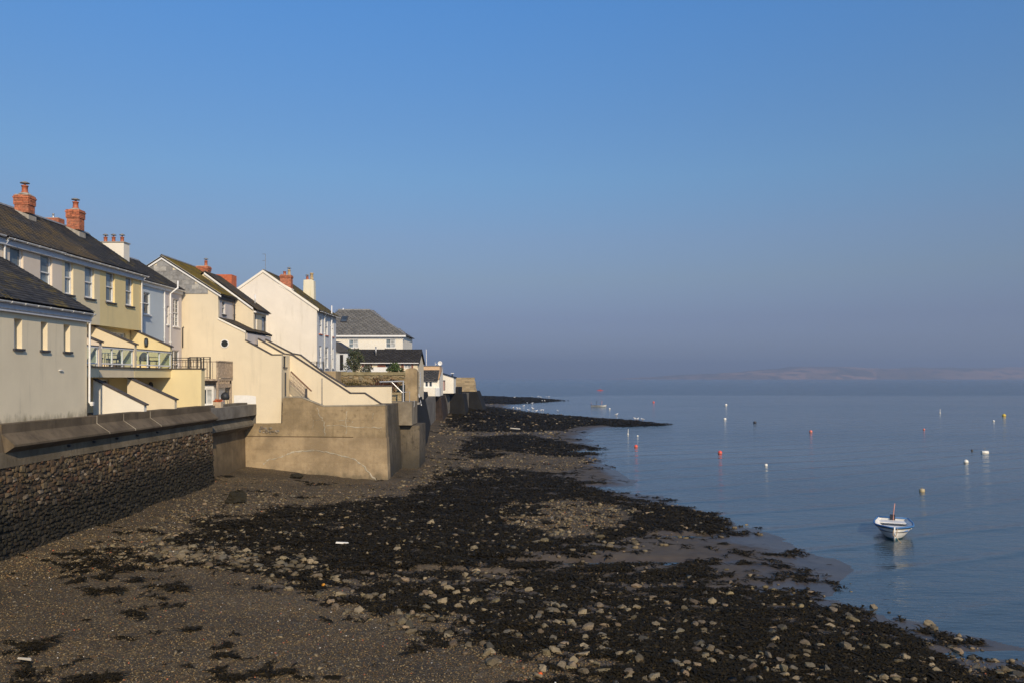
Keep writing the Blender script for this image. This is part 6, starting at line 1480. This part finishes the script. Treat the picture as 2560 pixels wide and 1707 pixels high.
leaves(2600, (xx, yy, z_), (1.3, .10, .7), .12, [(.10, .03, .015), (.07, .03, .015), (.13, .05, .02), (.05, .035, .02)], M['leaf'], 'foliage', cr, shell=.05)
xx, yy, z_ = P(880, 960, 63.85); leaves(900, (xx, yy, z_), (1.6, .08, .4), .1, [(.16, .12, .04), (.12, .09, .035), (.09, .08, .03)], M['leaf'], 'moss_tufts', cr, shell=.05)
fl = thing('planter', 'terracotta red flower planter on the set back quay wall top', 'planter', (ux(547, 46.5), 46.5, 5.42)); fx = -17.05 if False else ux(547, 46.8); 
MB().box(fx - .27, fx + .2, 46.6, 46.95, 5.3, 5.62).build('trough', plain('stone_trough', (.5, .4, .28), .8, .08), fl); leaves(420, (fx - .03, 46.78, 5.68), (.24, .16, .09), .07, [(.55, .12, .03), (.5, .16, .05), (.4, .08, .03)], M['terracotta'] if False else M['leaf'], 'flowers', fl)
bq = thing('barbecue', 'dark covered barbecue standing under the timber deck', 'barbecue', (ux(562, 50.5), 50.5, 5.3)); qx = ux(563, 50.5)
MB().lathe([(.22, .35), (.27, .5), (.25, .68), (.12, .82), (.02, .85)], (qx, 50.5, 5.3), 14).build('cover', M['dark_stuff'], bq, True)
for a in (0, 2.1, 4.2): MB().tube([(qx + .18 * math.cos(a), 50.5 + .18 * math.sin(a), 5.3), (qx + .1 * math.cos(a), 50.5 + .1 * math.sin(a), 5.7)], .02, 6).build('leg', M['dark_stuff'], bq)

# balcony furniture
def chair(x, y, z, rz, label, mat='wicker', group='chairs on the balconies'):
    t = thing('balcony_chair', label, 'chair', (x, y, z), group)
    def pt(a, b_, c): return (x + a * math.cos(rz) - b_ * math.sin(rz), y + a * math.sin(rz) + b_ * math.cos(rz), z + c)
    def bx_(nm, a0, a1, b0, b1, c0, c1):
        m_ = MB(); m_.add([pt(a, b_, c) for c in (c0, c1) for a, b_ in ((a0, b0), (a1, b0), (a1, b1), (a0, b1))], [(0, 3, 2, 1), (4, 5, 6, 7), (0, 1, 5, 4), (1, 2, 6, 5), (2, 3, 7, 6), (3, 0, 4, 7)]); m_.build(nm, M[mat], t)
    bx_('seat', -.25, .25, -.25, .25, .40, .46)
    m_ = MB(); pts = [(-.24 + .48 * k / 8, .24 + .05 * math.sin(math.pi * k / 8), .46 + .42 * (math.sin(math.pi * (.12 + .76 * k / 8)))) for k in range(9)]
    for (a, b_, c), (a2, b2, c2) in zip(pts, pts[1:]): m_.quad(pt(a, b_, .46), pt(a2, b2, .46), pt(a2, b2, c2), pt(a, b_, c)); m_.quad(pt(a, b_ + .03, .46), pt(a2, b2 + .03, .46), pt(a2, b2 + .03, c2), pt(a, b_ + .03, c)); m_.quad(pt(a, b_, c), pt(a2, b2, c2), pt(a2, b2 + .03, c2), pt(a, b_ + .03, c))
    m_.build('backrest', M[mat], t)
    for a in (-.22, .19):
        bx_('armrest', a, a + .04, -.22, .25, .62, .65)
        for b_ in (-.23, .2): bx_('leg', a, a + .035, b_, b_ + .035, 0, .40)
def table(x, y, z, label):
    t = thing('balcony_table', label, 'table', (x, y, z)); MB().lathe([(.38, 0), (.4, .015), (.38, .03)], (x, y, z + .68), 18).build('table_top', M['glass_pale'], t)
    for a in (.8, 2.4, 3.9, 5.5): MB().tube([(x + .28 * math.cos(a), y + .28 * math.sin(a), z), (x + .2 * math.cos(a), y + .2 * math.sin(a), z + .68)], .02, 6).build('leg', M['lead'], t)
chair(-19.3, 37.0, 7.5, 1.2, 'grey woven chair beside the table behind the pale yellow house balcony glass'); table(-19.25, 38.0, 7.5, 'small round table behind the pale yellow house balcony glass'); chair(-19.4, 38.9, 7.5, -1.4, 'grey woven chair beside the table behind the pale yellow house balcony glass')
for yy_ in (40.3, 41.9, 42.9): chair(-19.25, yy_, 7.5, rng.uniform(-.5, 2.2), 'grey woven chair behind the deep yellow house balcony glass')
chair(-18.3, 44.7, 7.05 - 0.0, 3.0, 'dark green plastic chair behind the iron railing', 'plastic_dark') if False else None

# ------------------------------------------------------------------ air
hz = MB().box(-9050, 9050, -650, 9450, -2.6, 190).build('haze', None, kind='stuff')
m = bpy.data.materials.new('haze_air'); m.use_nodes = True; N, L = m.node_tree.nodes, m.node_tree.links; N.clear()
o = N.new('ShaderNodeOutputMaterial'); pv = N.new('ShaderNodeVolumePrincipled'); pv.inputs['Color'].default_value = (.60, .71, .89, 1); pv.inputs['Density'].default_value = 2.4e-4; pv.inputs['Anisotropy'].default_value = .25
L.new(pv.outputs[0], o.inputs['Volume']); hz.data.materials.append(m)
tag(hz, 'thin pale sea haze over the estuary', 'haze')
